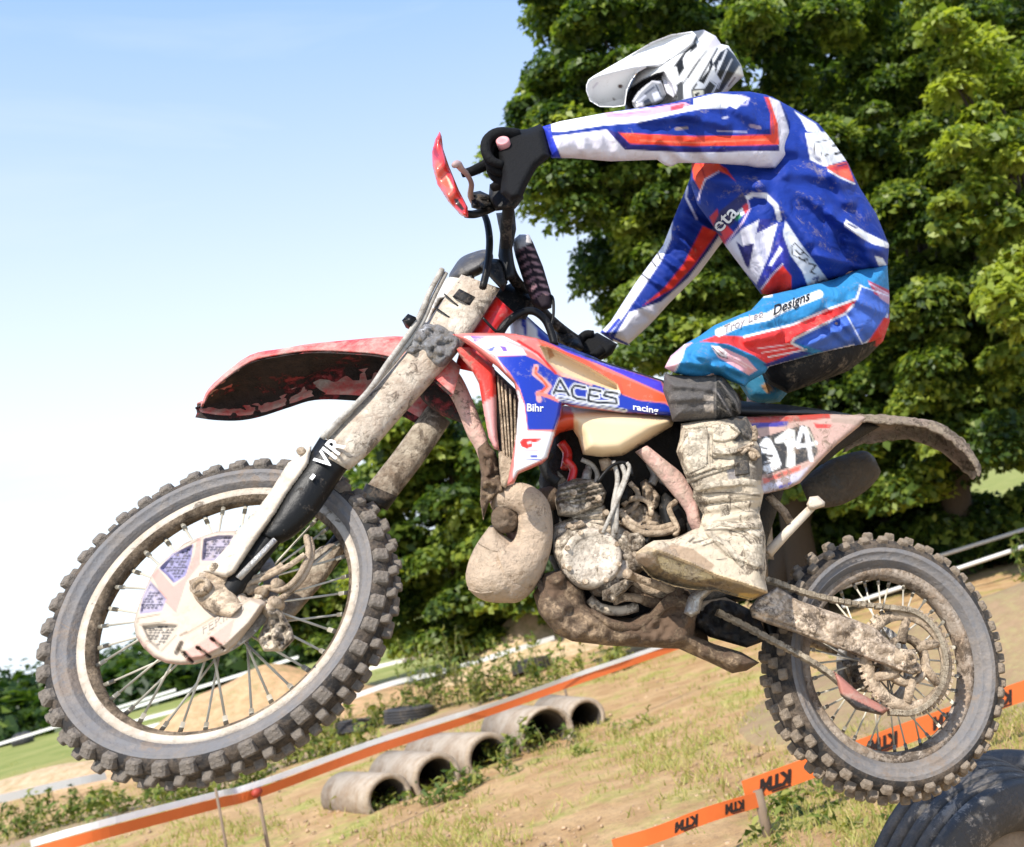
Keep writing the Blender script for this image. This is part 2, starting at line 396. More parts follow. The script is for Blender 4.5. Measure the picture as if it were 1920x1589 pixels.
def quads(V4):                                    # (n, 4, 3) -> mesh arrays
    n = len(V4); return V4.reshape(-1, 3), np.arange(4*n).reshape(n, 4)
def fast_mesh(name, V, F, cols, m):
    me = bpy.data.meshes.new(name); n = len(F)
    me.vertices.add(len(V)); me.vertices.foreach_set('co', V.astype(np.float32).ravel())
    me.loops.add(n*4); me.loops.foreach_set('vertex_index', F.astype(np.int32).ravel())
    me.polygons.add(n); me.polygons.foreach_set('loop_start', np.arange(0, 4*n, 4, dtype=np.int32)); me.polygons.foreach_set('loop_total', np.full(n, 4, np.int32))
    a = me.color_attributes.new('col', 'FLOAT_COLOR', 'POINT'); c = np.ones((len(V), 4), np.float32); c[:, :3] = cols; a.data.foreach_set('color', c.ravel())
    me.materials.append(m); me.update(calc_edges=True); return me
def leaves(C, Nn, size, g, asp=.62, droop=.25):
    """leaf blades at centres C, facing roughly Nn"""
    n = len(C); Nn = Nn+g.normal(0, .55, (n, 3)); Nn /= np.linalg.norm(Nn, axis=1)[:, None]
    a = np.cross(Nn, g.normal(0, 1, (n, 3))); a /= np.linalg.norm(a, axis=1)[:, None]; b = np.cross(Nn, a)
    s = (size*np.clip(g.lognormal(-.05, .34, n), .4, 1.9))[:, None]
    V = np.stack([C-a*s*.5, C+b*s*asp*.5+Nn*s*.10, C+a*s*.55-Nn*s*droop*.4, C-b*s*asp*.5+Nn*s*.10], 1)
    return quads(V)
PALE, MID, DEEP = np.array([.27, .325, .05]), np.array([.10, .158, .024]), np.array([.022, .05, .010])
def crown_pts(poly, d0, d1, nb, per, rad, g, gap=.0):
    P = np.asarray(poly, float); lo, hi = P.min(0), P.max(0); Cs = []
    while len(Cs) < nb:
        q = g.uniform(lo, hi, (nb*3, 2)); q = q[inside(q[:, 0], q[:, 1], P)]; Cs += list(q)
    Cs = np.array(Cs[:nb]); dd = g.uniform(d0, d1, nb); B = W(Cs[:, 0], Cs[:, 1], dd)
    B[:, 2] = np.maximum(B[:, 2], rad*.3)
    R = rad*g.uniform(.55, 1.3, nb)
    n = g.normal(0, 1, (nb, per, 3)); n /= np.linalg.norm(n, axis=2)[..., None]; n[..., 2] = np.where(n[..., 2] < -.3, -n[..., 2]*.8, n[..., 2])
    rad_ = R[:, None]*g.uniform(.35, 1.08, (nb, per))**.6
    C = B[:, None]+n*rad_[..., None]*np.array([1, 1, .72])
    nn = n*.7+np.array([0, 0, .55])+SUN*.25
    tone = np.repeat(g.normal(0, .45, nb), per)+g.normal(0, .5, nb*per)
    return C.reshape(-1, 3), nn.reshape(-1, 3), tone
def tree(label, cat_group, polys, d0, d1, nb, per, rad, size, base, top, seed, tw=.22, pale=0.0, name='tree'):
    g = np.random.default_rng(seed); bpos = np.asarray(base, float)
    root = empty(name, Vector(bpos), label, 'tree', cat_group); OFF[root.name] = bpos
    Cc, Nn, Tn = [], [], []
    for poly, w in polys:
        c, n, t_ = crown_pts(poly, d0, d1, max(4, int(nb*w)), per, rad, g); Cc.append(c); Nn.append(n); Tn.append(t_)
    Cc, Nn, Tn = np.concatenate(Cc), np.concatenate(Nn), np.concatenate(Tn)+pale  # pale biases the leaf colour
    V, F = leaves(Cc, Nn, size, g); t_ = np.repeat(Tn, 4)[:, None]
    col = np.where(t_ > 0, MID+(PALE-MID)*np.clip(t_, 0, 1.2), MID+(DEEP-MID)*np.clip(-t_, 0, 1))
    link('crown', fast_mesh('crown', V-bpos, F, col, M_leaf), root)
    tp = np.asarray(top, float); mid = (bpos+tp)/2+np.array([.2, 0, 0])
    part('trunk', tube([bpos-np.array([0, 0, .1]), bpos+(mid-bpos)*.3, mid, tp], [tw*1.3, tw, tw*.7, tw*.2], 12, 14), M_bark, root)
    idx = g.choice(len(Cc), 9)
    for k in idx:
        s0 = bpos+(tp-bpos)*g.uniform(.3, .8); e0 = Cc[k]; m0 = (s0+e0)/2+np.array([0, 0, .25])
        part('limb', tube([s0, m0, e0], [tw*.38, tw*.22, .015], 7, 10), M_bark, root)
    return root
GRP = 'broadleaf trees behind the track'
def gp(u, v): return G(u, v)
tree('tall leafy tree overhanging the open sky, left of the rider', GRP, [
     ([(1005, 15), (1040, 60), (1100, 90), (1330, 60), (1330, -40), (1010, -40)], .17), ([(1020, 130), (1100, 100), (1130, 240), (985, 250), (980, 205)], .12), ([(925, 268), (1000, 228), (1320, 240), (1320, 350), (1000, 340), (930, 300)], .2),
     ([(1010, 330), (1330, 300), (1330, 420), (1200, 540), (1110, 520), (1090, 450), (1030, 400)], .22), ([(1110, 520), (1330, 400), (1400, 520), (1320, 650), (1180, 690), (1120, 600)], .18), ([(1080, 90), (1420, 0), (1420, 200), (1090, 240)], .15), ([(1165, 600), (1330, 520), (1430, 640), (1430, 770), (1250, 725), (1180, 685)], .12)],
     12.0, 14.0, 200, 640, .37, .088, (W(1420, 760, 14.5)*np.array([1, 1, 0])), W(1300, 200, 13.5), 11)
tree('broad bushy tree behind the rider, filling the right side', GRP, [
     ([(1380, -30), (1960, -30), (1960, 300), (1560, 330), (1400, 160)], .36), ([(1540, 230), (1960, 250), (1960, 600), (1690, 620), (1640, 430)], .33), ([(1640, 520), (1960, 520), (1960, 790), (1760, 800), (1640, 700)], .24), ([(1690, 740), (1960, 740), (1960, 868), (1830, 880), (1740, 860)], .16)],
     12.5, 15.0, 290, 700, .40, .090, (W(1720, 800, 15)*np.array([1, 1, 0])), W(1720, 120, 14), 12, pale=-.05)
tree('pale-leaved branch tree at the far right, its sun put into the leaf colour', GRP, [([(1690, 60), (1800, 40), (1930, 150), (1960, 460), (1880, 560), (1790, 430), (1740, 270)], .7), ([(1860, 420), (1960, 400), (1960, 640), (1890, 620)], .3)],
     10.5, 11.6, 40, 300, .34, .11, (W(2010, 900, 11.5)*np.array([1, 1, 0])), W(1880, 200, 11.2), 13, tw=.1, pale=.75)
tree('tree with leaves darkened as shade, seen under the rear fender', GRP, [([(1430, 760), (1640, 700), (1780, 800), (1800, 900), (1700, 960), (1560, 980), (1450, 930)], .6), ([(1330, 430), (1440, 500), (1500, 780), (1300, 640)], .25), ([(1600, 640), (1760, 620), (1800, 800), (1640, 800)], .15)],
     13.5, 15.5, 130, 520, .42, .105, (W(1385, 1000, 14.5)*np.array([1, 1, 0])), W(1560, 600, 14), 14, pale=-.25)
tree('rounded tree filling the gap between fork and engine', GRP, [([(690, 800), (760, 745), (880, 770), (1020, 900), (1090, 1130), (1000, 1200), (900, 1215), (780, 1235), (690, 1240), (640, 960)], 1.0)],
     19, 22, 190, 520, .58, .15, W(840, 1200, 21)*np.array([1, 1, 0]), W(840, 820, 20.5), 15, pale=.1)
tree('low dense tree seen through the front wheel', GRP, [([(560, 1040), (640, 960), (720, 1100), (690, 1200), (600, 1225), (530, 1190)], .7), ([(505, 1000), (560, 985), (590, 1060), (540, 1100)], .3)],
     20, 23, 90, 420, .6, .16, W(620, 1250, 21.5)*np.array([1, 1, 0]), W(620, 1000, 21.5), 16, pale=-.1)
tree('dark trees, shade put into their leaf colour, behind the rear wheel', GRP, [([(1440, 900), (1700, 900), (1800, 950), (1900, 985), (1960, 990), (1960, 1060), (1800, 1070), (1660, 1100), (1500, 1140), (1430, 1100)], .75), ([(1740, 965), (1960, 935), (1960, 1045), (1780, 1065)], .3), ([(1040, 880), (1300, 720), (1440, 880), (1480, 1090), (1260, 1160), (1060, 1180)], .35)],
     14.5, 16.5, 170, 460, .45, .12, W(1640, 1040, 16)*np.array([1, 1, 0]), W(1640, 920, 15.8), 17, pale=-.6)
tree('tree with shade put into its leaf colour, standing behind the others, seen only through their gaps', GRP, [([(1130, 20), (1960, -20), (1960, 860), (1840, 880), (1500, 960), (1340, 720), (1270, 640), (1180, 480), (1120, 250)], 1.0)],
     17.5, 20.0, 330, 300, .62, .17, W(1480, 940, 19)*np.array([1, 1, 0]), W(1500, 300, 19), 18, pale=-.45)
def far_row(name, label, pts, h, d, n, seed, wid=3.0):
    g = np.random.default_rng(seed); Vs, Cs = [], []
    for i in range(n):
        f = (i+.5)/n; b = G(pts[0][0]+(pts[1][0]-pts[0][0])*f, pts[0][1]+(pts[1][1]-pts[0][1])*f); b = b*(d*g.uniform(.96, 1.04)/np.linalg.norm(b[:2]))*np.array([1, 1, 0])
        hh = h*g.uniform(.75, 1.25); nn = g.normal(0, 1, (1800, 3)); nn /= np.linalg.norm(nn, axis=1)[:, None]; nn[:, 2] = np.abs(nn[:, 2])
        C = b+nn*np.array([wid, wid, hh])*g.uniform(.6, 1, (1800, 1))*(1+.25*np.sin(nn[:, :1]*9+nn[:, 2:]*7+i))
        V, F = leaves(C, nn+[0, 0, .4], .7, g); t_ = np.repeat(g.normal(-.75, .4, 1800)+g.normal(0, .15), 4)[:, None]; Vs.append(V)
        Cs.append(np.where(t_ > 0, MID+(PALE-MID)*np.clip(t_, 0, 1), MID+(DEEP-MID)*np.clip(-t_, 0, 1)))
    V = np.concatenate(Vs); o = link(name, fast_mesh(name, V, np.arange(len(V)).reshape(-1, 4), np.concatenate(Cs), M_leaf)); tag(o, label, None, kind='stuff')
far_row('distant_hedge', 'dark hedge line along the edge of the far green field', ((-260, 1440), (560, 1230)), 2.3, 70, 24, 21)
far_row('distant_wood', 'tall dark woodland beyond the far field', ((-320, 1440), (640, 1230)), 4.6, 120, 20, 22, 6)

# dirt mounds of the track
def mound(name, c, rx, ry, h, col, seed, label):
    g = np.random.default_rng(seed); n, m_ = 28, 40; V = []; F = []
    for i in range(n+1):
        r = i/n
        for k in range(m_):
            th = 2*math.pi*k/m_; x, y = r*math.cos(th), r*math.sin(th)
            z = h*(math.exp(-3.2*r*r)-math.exp(-3.2))*(1+.25*math.sin(5*x+seed)*math.sin(4*y))+.04*h*math.sin(17*x+3*y)*(1-r)-(.05 if r > .97 else 0)
            V.append((x*rx, y*ry, z))
    for i in range(n):
        for k in range(m_): F.append([i*m_+k, i*m_+(k+1) % m_, (i+1)*m_+(k+1) % m_, (i+1)*m_+k])
    o = link(name, mesh_from(name, V, F, None, True, mat('mound_earth', col, .95, bump=.9, bscale=6, var=.5, mscale=5, mud=.45, mudcol=(.36, .31, .13), sharp=.12, mud2=(.30, .20, .10)))); o.location = c
    tag(o, label, None, kind='structure')
mound('dirt_mound', G(480, 1372), 3.6, 3.0, 1.15, (.60, .36, .20), 1, 'reddish dirt mound beyond the front wheel')
mound('dirt_mound', G(1010, 1232), 2.2, 2.0, 1.0, (.62, .44, .27), 2, 'tan dirt mound behind the weeds')
mound('dirt_mound', G(70, 1478), 4.5, 1.6, .34, (.60, .40, .25), 3, 'low ridge of tan dirt at the left')
mound('dirt_mound', G(1960, 1210), 2.6, 2.2, .55, (.30, .20, .11), 4, 'brown dirt bank at the right edge')

M_stem = mat('weed_stem', (.25, .24, .09), .8, bump=0)
# weeds, grass
def weed(label, u, v, w, h, n, seed, tone=.2, cat='weeds', name='weed_clump', size=.05, u2=None, v2=None):
    g = np.random.default_rng(seed); b = G(u, v); ns = max(4, int(n/26))
    ax = (G(u2, v2)-b) if u2 else np.array([w, 0, 0])
    root = empty(name, Vector(b), label, cat, 'weed clumps beside the track'); OFF[root.name] = b
    st, C, Nn = [], [], []
    for i in range(ns):
        p = b+ax*g.uniform(-.5, .5) if not u2 else b+ax*g.uniform(0, 1); p = p+np.array([*(g.normal(0, .12, 2)), 0]); p[2] = 0
        hh = h*g.uniform(.35, 1.05); tp = p+np.array([*(g.normal(0, .16*hh, 2)), hh]); mid = (p+tp)/2+np.array([*(g.normal(0, .04, 2)), 0])
        st.append(tube([p, mid, tp], [.006, .005, .002], 4, 6, False))
        f = g.uniform(.08, 1, 26)[:, None]; q = p+(tp-p)*f+g.normal(0, .07, (26, 3))*(1.15-f); C.append(q); Nn.append(g.normal(0, .5, (26, 3))+[0, 0, .8])
    C, Nn = np.concatenate(C), np.concatenate(Nn); V, F = leaves(C, Nn, size*1.7, g, .36, .6); t_ = np.repeat(g.normal(tone, .5, len(C)), 4)[:, None]
    yel = np.array([.30, .30, .07]); col = np.where(t_ > 0, MID+(yel-MID)*np.clip(t_, 0, 1), MID+(DEEP-MID)*np.clip(-t_, 0, .7))
    link('foliage', fast_mesh('foliage', V-b, F, col, M_weed), root)
    part('stem', join(*st), M_stem, root)['kind'] = 'stuff'; return root
weed('tall straggly weeds standing above the far white tape', 835, 1330, .9, 1.15, 900, 31)
weed('tall weeds below the engine, beside the orange and white tape', 960, 1305, 1.5, .8, 1100, 32)
weed('thin dry weeds beside the rear end of the tape', 1110, 1270, 1.2, .6, 500, 33, .6)
weed('scrubby growth round the black drain pipe', 700, 1365, 1.6, .5, 900, 34, .35)
weed('yellowish scrub under the front tyre', 590, 1425, 1.4, .42, 900, 35, .45)
weed('low green scrub at the foot of the front wheel', 420, 1490, 1.2, .38, 800, 36, .25)
weed('broad green weed at the lower left corner', 80, 1560, .7, .52, 600, 37, .05)
weed('leafy weed left of the tape post', 240, 1520, .8, .42, 600, 38, .25)
weed('weeds in the mouth of the leftmost concrete pipe', 725, 1512, .4, .13, 110, 39, .1, size=.035)
weed('green plant before the second concrete pipe', 858, 1492, .5, .18, 240, 40, -.05, size=.04)
weed('green plant growing across the middle pipe mouth', 922, 1436, .4, .20, 190, 41, .0, size=.04)
weed('leafy sprig hanging in the open pipe mouth', 1010, 1408, .3, .32, 160, 42, .0, size=.04)
weed('dry grass at the foot of the leftmost pipe', 660, 1510, 1.0, .09, 220, 51, .7, size=.03)
weed('dry tufts between the second and third pipes', 880, 1475, .7, .08, 140, 52, .6, size=.03)
weed('low growth hiding the base of the socket pipe', 1060, 1422, .9, .08, 160, 53, .4, size=.03)
weed('grass in front of the rearmost pipe', 1130, 1380, .9, .08, 140, 54, .5, size=.03)
weed('weeds hanging over the back of the second pipe', 770, 1425, .5, .26, 110, 55, .3, size=.035)
weed('bright hedge plant at the right edge beside the ropes', 1950, 1120, .5, .75, 220, 43, .1, size=.07)
weed('grass and seedlings beside the tape post at the right', 1530, 1500, .5, .12, 300, 44, .1, size=.03)
weed('green patch of clover near the stacked tyres', 1560, 1555, .5, .08, 260, 45, .1, size=.028)
def grass():
    g = np.random.default_rng(9); n = 15000
    u = g.uniform(-60, 1980, n); v = g.uniform(1215, 1640, n); hor = 971-(u-1458)*math.tan(ROLL); k = v > hor+95
    P = G(u[k], v[k]); f = lump(P[:, 0]*.9+3, P[:, 1]*.9)+g.normal(0, .7, len(P)); P = P[f > .35]
    m_ = 5; P = np.repeat(P, m_, 0)+np.concatenate([g.normal(0, .035, (len(P)*m_, 2)), np.zeros((len(P)*m_, 1))], 1); n = len(P)
    d = g.normal(0, .5, (n, 3)); d[:, 2] = 1; d /= np.linalg.norm(d, axis=1)[:, None]; h = g.uniform(.02, .085, n)[:, None]
    s = np.cross(d, g.normal(0, 1, (n, 3))); s /= np.linalg.norm(s, axis=1)[:, None]; w = .0055
    V = np.stack([P-s*w, P+s*w, P+d*h+s*w*.2+[0, 0, 0], P+d*h-s*w*.2], 1); V, F = quads(V)
    t_ = np.repeat(g.uniform(0, 1, n), 4)[:, None]; col = np.array([.22, .27, .05])*(1-t_)+np.array([.50, .42, .17])*t_
    o = link('grass', fast_mesh('grass', V, F, col, M_weed)); tag(o, 'sparse dry and green grass blades over the bare earth', None, kind='stuff')
    n = 2000; u = g.uniform(-60, 1980, n); v = g.uniform(1260, 1640, n); hor = 971-(u-1458)*math.tan(ROLL); k = v > hor+120; P = G(u[k], v[k])
    P[:, 2] += .004; n = len(P); V, F = box((0, 0, 0), np.array([1., 0, 0]), np.array([0, 1., 0]), np.array([0, 0, 1.]), 1, 1, .7, .6); V = np.asarray(V)
    r_ = g.uniform(.004, .015, (n, 1, 1)); an = g.uniform(0, 6.28, n); ca, sa_ = np.cos(an)[:, None], np.sin(an)[:, None]
    X = np.stack([V[None, :, 0]*ca-V[None, :, 1]*sa_, V[None, :, 0]*sa_+V[None, :, 1]*ca, np.broadcast_to(V[None, :, 2], (n, 8))], -1)*r_*g.uniform(.6, 1.4, (n, 1, 3))+P[:, None]
    Fq = (np.array(F)[None]+8*np.arange(n)[:, None, None]).reshape(-1, 4); cc = np.repeat(g.uniform(.6, 1.25, n), 8)[:, None]*np.array([.44, .30, .18])
    o = link('clods', fast_mesh('clods', X.reshape(-1, 3), Fq, cc, mat('clods_of_earth', None, .95, bump=.2))); tag(o, 'small clods and stones strewn over the earth', None, kind='stuff')
grass()

# ---- concrete pipes
M_conc = mat('weathered_concrete', (.44, .365, .28), .92, mud=.46, mudcol=(.36, .25, .155), mscale=3.5, bump=.4, bscale=30, var=.25)
M_concshade = mat('pipe_mouth_shade', (.07, .06, .05), .95, bump=.3, bscale=30)  # dark bore colour: the shade inside the mouths is put into the concrete
def conc(u, v, dia_px, au, av, label, lng=1.5, lip=False):
    """mouth centre (u, v), outer mouth diameter in picture pixels, image direction of the far end"""
    r0 = dia_px/2; hor = 971-(u-1458)*math.tan(ROLL); d = CAM_H*FPX/((v+r0*.55-hor)*math.cos(ROLL)); r = r0*d/FPX
    c = W(u, v, d); c[2] = r*.38; a = W(au, av, d*1.13); a[2] = c[2]; ax = a-c; ax /= np.linalg.norm(ax)
    root = empty('concrete_pipe', Vector(c), label, 'pipe', 'concrete pipes lying in a row'); OFF[root.name] = c
    pr = [(r*.76, 0), (r*.98, 0), (r, .03), (r, lng), (r*.76, lng)] if not lip else [(r*.74, .1), (r*.86, .09), (r*.88, 0), (r*1.0, 0), (r*1.02, .06), (r*.98, .25), (r*.98, lng), (r*.74, lng)]
    ob = part('barrel', ring(c, ax, pr, 40), M_conc, root); ob.data.materials.append(M_concshade)
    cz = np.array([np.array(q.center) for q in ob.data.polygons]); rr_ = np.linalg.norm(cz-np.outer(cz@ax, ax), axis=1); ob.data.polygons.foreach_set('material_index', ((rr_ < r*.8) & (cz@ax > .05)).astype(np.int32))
    part('shade_plug', ring(c, ax, [(0, lng*.8), (r*.75, lng*.8), (r*.75, lng*.8+.03), (0, lng*.8+.03)], 32), M_concshade, root)  # plug added to close the barrel, coloured as the shade inside
    return c
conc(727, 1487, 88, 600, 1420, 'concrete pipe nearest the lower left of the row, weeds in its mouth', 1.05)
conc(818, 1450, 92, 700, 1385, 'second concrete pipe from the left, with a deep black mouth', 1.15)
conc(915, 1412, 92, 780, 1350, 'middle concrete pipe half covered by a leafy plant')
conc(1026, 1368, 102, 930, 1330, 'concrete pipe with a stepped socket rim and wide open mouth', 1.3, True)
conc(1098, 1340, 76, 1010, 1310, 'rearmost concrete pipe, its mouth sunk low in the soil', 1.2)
# black drain pipes lying in the weeds
M_tyb = mat('old_black_rubber', (.03, .03, .033), .7, mud=.2, mudcol=(.25, .2, .15), mscale=6, bump=.2)
def rubber_tyre(c, n, R, w, label, cat_grp, mt=None, groov=True):
    root = empty('old_tyre', Vector(c), label, 'tyre', cat_grp); OFF[root.name] = np.asarray(c, float); h = w/2
    pr = [(R*.60, h*.72), (R*.64, h*.86), (R*.72, h*1.0), (R*.83, h*1.03), (R*.93, h*.93), (R*.975, h*.80)]
    tread = []
    for k in range(5):
        z = h*(.78-k*.39); tread += [(R*.995, z), (R, z-h*.13), (R*.995, z-h*.29)] + ([(R*.972, z-h*.31), (R*.972, z-h*.37)] if k < 4 and groov else [])
    pr = pr+tread+[(a, -b) for a, b in pr[::-1]]
    part('carcass', ring(c, n, pr, 80), mt or M_tyb, root)
    return root
rubber_tyre(G(770, 1352)+[0, 0, .10], (.15, .1, 1), .34, .2, 'black tyre lying in the scrub behind the pipes', 'discarded tyres'); rubber_tyre(G(672, 1372)+[0, 0, .08], (.1, .2, 1), .3, .18, 'dark tyre half buried near the front wheel', 'discarded tyres')
rubber_tyre(G(1000, 1262)+[0, 0, .12], (0, .2, 1), .33, .2, 'dark tyre in the weeds below the engine', 'discarded tyres')
# ---- stacked tyres by the rear wheel
M_ty1 = mat('scuffed_grey_tyre', (.045, .045, .047), .6, mud=.30, mudcol=(.30, .255, .21), mscale=9, bump=.25, bscale=60, dust=.04, spat=.3, spatcol=(.36, .31, .26))
M_dirtf = mat('caked_earth_filling', (.34, .25, .17), .95, mud=.4, mudcol=(.46, .33, .22), mscale=8, bump=.6, bscale=20)
nt_cam = np.array([.52, -.06, .85]); nt_w = RW @ (nt_cam/np.linalg.norm(nt_cam))
c1 = W(1850, 1672, 3.05); t1 = rubber_tyre(c1, nt_w, .37, .25, 'scuffed grey car tyre under the rear wheel, filled with earth', 'tyres stacked at the jump', M_ty1)
part('earth_filling', ring(c1, nt_w, [(0, .085), (.15, .095), (.225, .08), (.235, -.1), (0, -.1)], 40), M_dirtf, t1)
c2 = W(1940, 1550, 3.6); n2 = RW @ np.array([.1, .97, .2]); rubber_tyre(c2, n2/np.linalg.norm(n2), .33, .26, 'grey tyre lying flat behind the earth-filled tyre', 'tyres stacked at the jump', M_ty1)

# ---- tapes, posts, ropes
M_orange = mat('orange_tape', (.72, .155, .035), .45, bump=.05, bscale=30, var=.12); M_white = mat('white_tape', (.80, .79, .76), .5, bump=.05, bscale=30, var=.06)
M_wood = mat('pale_stake', (.22, .16, .11), .9, bump=.3, bscale=40, var=.3); M_ink = mat('black_tape_print', (.02, .012, .012), .5, bump=0, var=0)
M_rope = mat('grey_white_rope', (.62, .62, .60), .8, bump=.3, bscale=80)
def ribbon(pts, off, hgt, th=.002, n=60, wob=.006, seed=0):
    P = crom(np.array([[*W(u, v, d)] for u, v, d in pts]), n); g = np.random.default_rng(seed); T = np.gradient(P, axis=0); T /= np.linalg.norm(T, axis=1)[:, None]
    up = np.array([0, 0, 1.0]); nn = np.cross(T, up); nn /= np.linalg.norm(nn, axis=1)[:, None]; V = []; F = []
    tw = np.cumsum(g.normal(0, 1, n)); tw = np.convolve(tw-np.linspace(tw[0], tw[-1], n), np.ones(5)/5, 'same')*wob
    for i in range(n):
        u_ = up+nn[i]*tw[i]*6; u_ /= np.linalg.norm(u_); a = P[i]+u_*off+nn[i]*tw[i]*.4
        V += [a-nn[i]*th, a+nn[i]*th, a+u_*hgt+nn[i]*th, a+u_*hgt-nn[i]*th]
    for i in range(n-1):
        for k in range(4): F.append([i*4+k, i*4+(k+1) % 4, (i+1)*4+(k+1) % 4, (i+1)*4+k])
    F += [[0, 1, 2, 3], [(n-1)*4+k for k in (3, 2, 1, 0)]]; return np.array(V), F
TP = [(60, 1600, 5.4), (205, 1558, 5.6), (405, 1506, 6.2), (485, 1485, 6.5), (700, 1406, 7.3), (900, 1340, 8.2), (1080, 1277, 9.0), (1240, 1222, 9.8), (1300, 1200, 10.2)]
def single(name, VF, mt, label, cat, grp=None, smooth=True):
    c = np.asarray(VF[0]).mean(0); me = mesh_from(name, np.asarray(VF[0])-c, VF[1], None, smooth, mt); bm = bmesh.new(); bm.from_mesh(me); bmesh.ops.recalc_face_normals(bm, faces=bm.faces); bm.to_mesh(me); bm.free()
    o = link(name, me); o.location = c; return tag(o, label, cat, grp)
single('barrier_tape', ribbon(TP, -.036, .062, seed=1, n=90, wob=.012), M_orange, 'long orange barrier tape running diagonally behind the concrete pipes', 'tape', smooth=False)
single('barrier_tape', ribbon(TP, .030, .038, seed=2, n=90, wob=.016), M_white, 'white barrier tape strung just above the long orange one', 'tape', smooth=False)
single('barrier_tape', ribbon([(640, 1272, 19), (700, 1256, 19), (800, 1231, 19.5), (900, 1203, 20), (1000, 1176, 20.5), (1060, 1160, 21)], 0, .07, seed=3), M_white, 'far white tape along the foot of the trees', 'tape', smooth=False)
single('barrier_tape', ribbon([(560, 1345, 14), (660, 1312, 14.2), (740, 1285, 14.4), (830, 1264, 14.8), (960, 1225, 15.2), (1040, 1200, 15.6)], 0, .07, seed=4), M_white, 'white tape above the black tyre in the scrub', 'tape', smooth=False)
for i, (a, b, d, lb) in enumerate((((-40, 1410), (330, 1296), 33, 'thin white tape across the field edge at the far left'), ((200, 1345), (560, 1235), 30, 'upper of the distant white tapes seen between the spokes'), ((230, 1362), (520, 1286), 26, 'middle distant white tape seen between the spokes'), ((240, 1378), (420, 1330), 24, 'lowest distant white tape seen between the spokes'))):
    single('barrier_tape', ribbon([(a[0]+(b[0]-a[0])*f, a[1]+(b[1]-a[1])*f, d*(1+.03*f)) for f in np.linspace(0, 1, 5)], 0, .09, .004, 20, seed=5+i), M_white, lb, 'tape', smooth=False)
single('plastic_strip', ribbon([(-40, 1515, 12.6), (60, 1492, 12.8), (150, 1472, 13), (200, 1462, 13.2)], 0, .10, .004, 20, seed=12), mat('grey_film', (.5, .49, .47), .5, bump=.1), 'grey plastic strip on the ground at the far left', 'strip', smooth=False)
def stake(u0, v0, d, u1, v1, label, r=.008):
    p = W(u0, v0, d); q = W(u1, v1, d); b = G(u1, v1); q = p+(q-p)*1.0; q[2] = min(q[2], p[2]); f = p.copy(); f[2] = 0; q = np.array([p[0], p[1], -.05])
    single('stake', tube([p, (p+q)/2, q], [r, r*1.05, r*1.1], 8), M_wood, label, 'stake', 'stakes holding the tapes')
stake(404, 1478, 6.15, 415, 1560, 'thin stake under the joint of the white tape'); stake(482, 1478, 6.45, 495, 1560, 'stake with the red knot in the orange tape', .011)
stake(1054, 1268, 10.8, 1060, 1300, 'short pale stake at the bend of the orange and white tape', .014); stake(1420, 1482, 4.9, 1440, 1560, 'pale stake where the printed orange tapes meet', .024)
stake(1822, 942, 20, 1830, 985, 'dark thin fence stake at the edge of the far meadow', .03)
single('knot', ring(W(481, 1487, 6.42), (0.3, 1, .2), [(.0, -.03), (.025, -.02), (.03, 0), (.02, .03), (0, .035)], 10, close=False), mat('dark_red_knot', (.35, .04, .02), .6), 'dark red knot tying the orange tape to its stake', 'knot')
def printed(pts, hgt, label, words, seed):
    V, F = ribbon(pts, -hgt/2, hgt, .002, 50, .002, seed); c = V.mean(0)
    root = empty('printed_tape', Vector(c), label, 'tape', 'printed orange tapes'); OFF[root.name] = c
    part('band', (V, F), M_orange, root, smooth=False)
    P = np.array([[*W(u, v, d)] for u, v, d in pts]); P = crom(P, 200); L_ = np.concatenate([[0], np.cumsum(np.linalg.norm(np.diff(P, axis=0), axis=1))])
    for s0, fl in words:
        cu = bpy.data.curves.new('t', 'FONT'); cu.body = 'KTM'; cu.size = 1; cu.offset = .06; cu.shear = .3; ob = bpy.data.objects.new('t', cu); COL.objects.link(ob)
        me = bpy.data.meshes.new_from_object(ob.evaluated_get(bpy.context.evaluated_depsgraph_get())); vv = np.array([q.co[:] for q in me.vertices]); ff = [list(q.vertices) for q in me.polygons]
        bpy.data.objects.remove(ob); bpy.data.curves.remove(cu); bpy.data.meshes.remove(me)
        k = hgt*.78; bar = np.array([[.25, .80, 0], [1.5, .80, 0], [1.5, .88, 0], [.25, .88, 0]]); ff = ff+[[len(vv)+i for i in range(4)]]; vv = np.concatenate([vv, bar])
        x = s0+(1.9-vv[:, 0])*k*1.0; z = (.32-vv[:, 1])*k     # the tape hangs upside down, so the print does too
        q = np.stack([np.interp(x, L_, P[:, i]) for i in range(3)], -1); i0 = min(len(P)-2, int(np.searchsorted(L_, s0))); T = P[i0+1]-P[i0]; T /= np.linalg.norm(T); nn = np.cross(T, [0, 0, 1.0]); nn /= np.linalg.norm(nn)
        if nn @ (CAMPOS-q[0]) < 0: nn = -nn
        q = q+np.outer(z, [0, 0, 1.0])+nn*.006; part('lettering', (q, ff), M_ink, root, smooth=False, fix=False)
    return root
printed([(1150, 1590, 4.55), (1235, 1563, 4.6), (1330, 1527, 4.7), (1430, 1497, 4.9)], .072, 'printed orange tape at the bottom edge, left of the stake', [(.30, 1), (.56, 1)], 31)
printed([(1395, 1485, 4.9), (1460, 1462, 4.95), (1520, 1440, 5.0), (1620, 1405, 5.1), (1700, 1375, 5.2), (1790, 1342, 5.3), (1890, 1306, 5.4), (1980, 1275, 5.5)], .104, 'printed orange tape passing behind the rear wheel', [(.10, 1), (.70, 1), (1.08, 1), (1.40, 1)], 32)
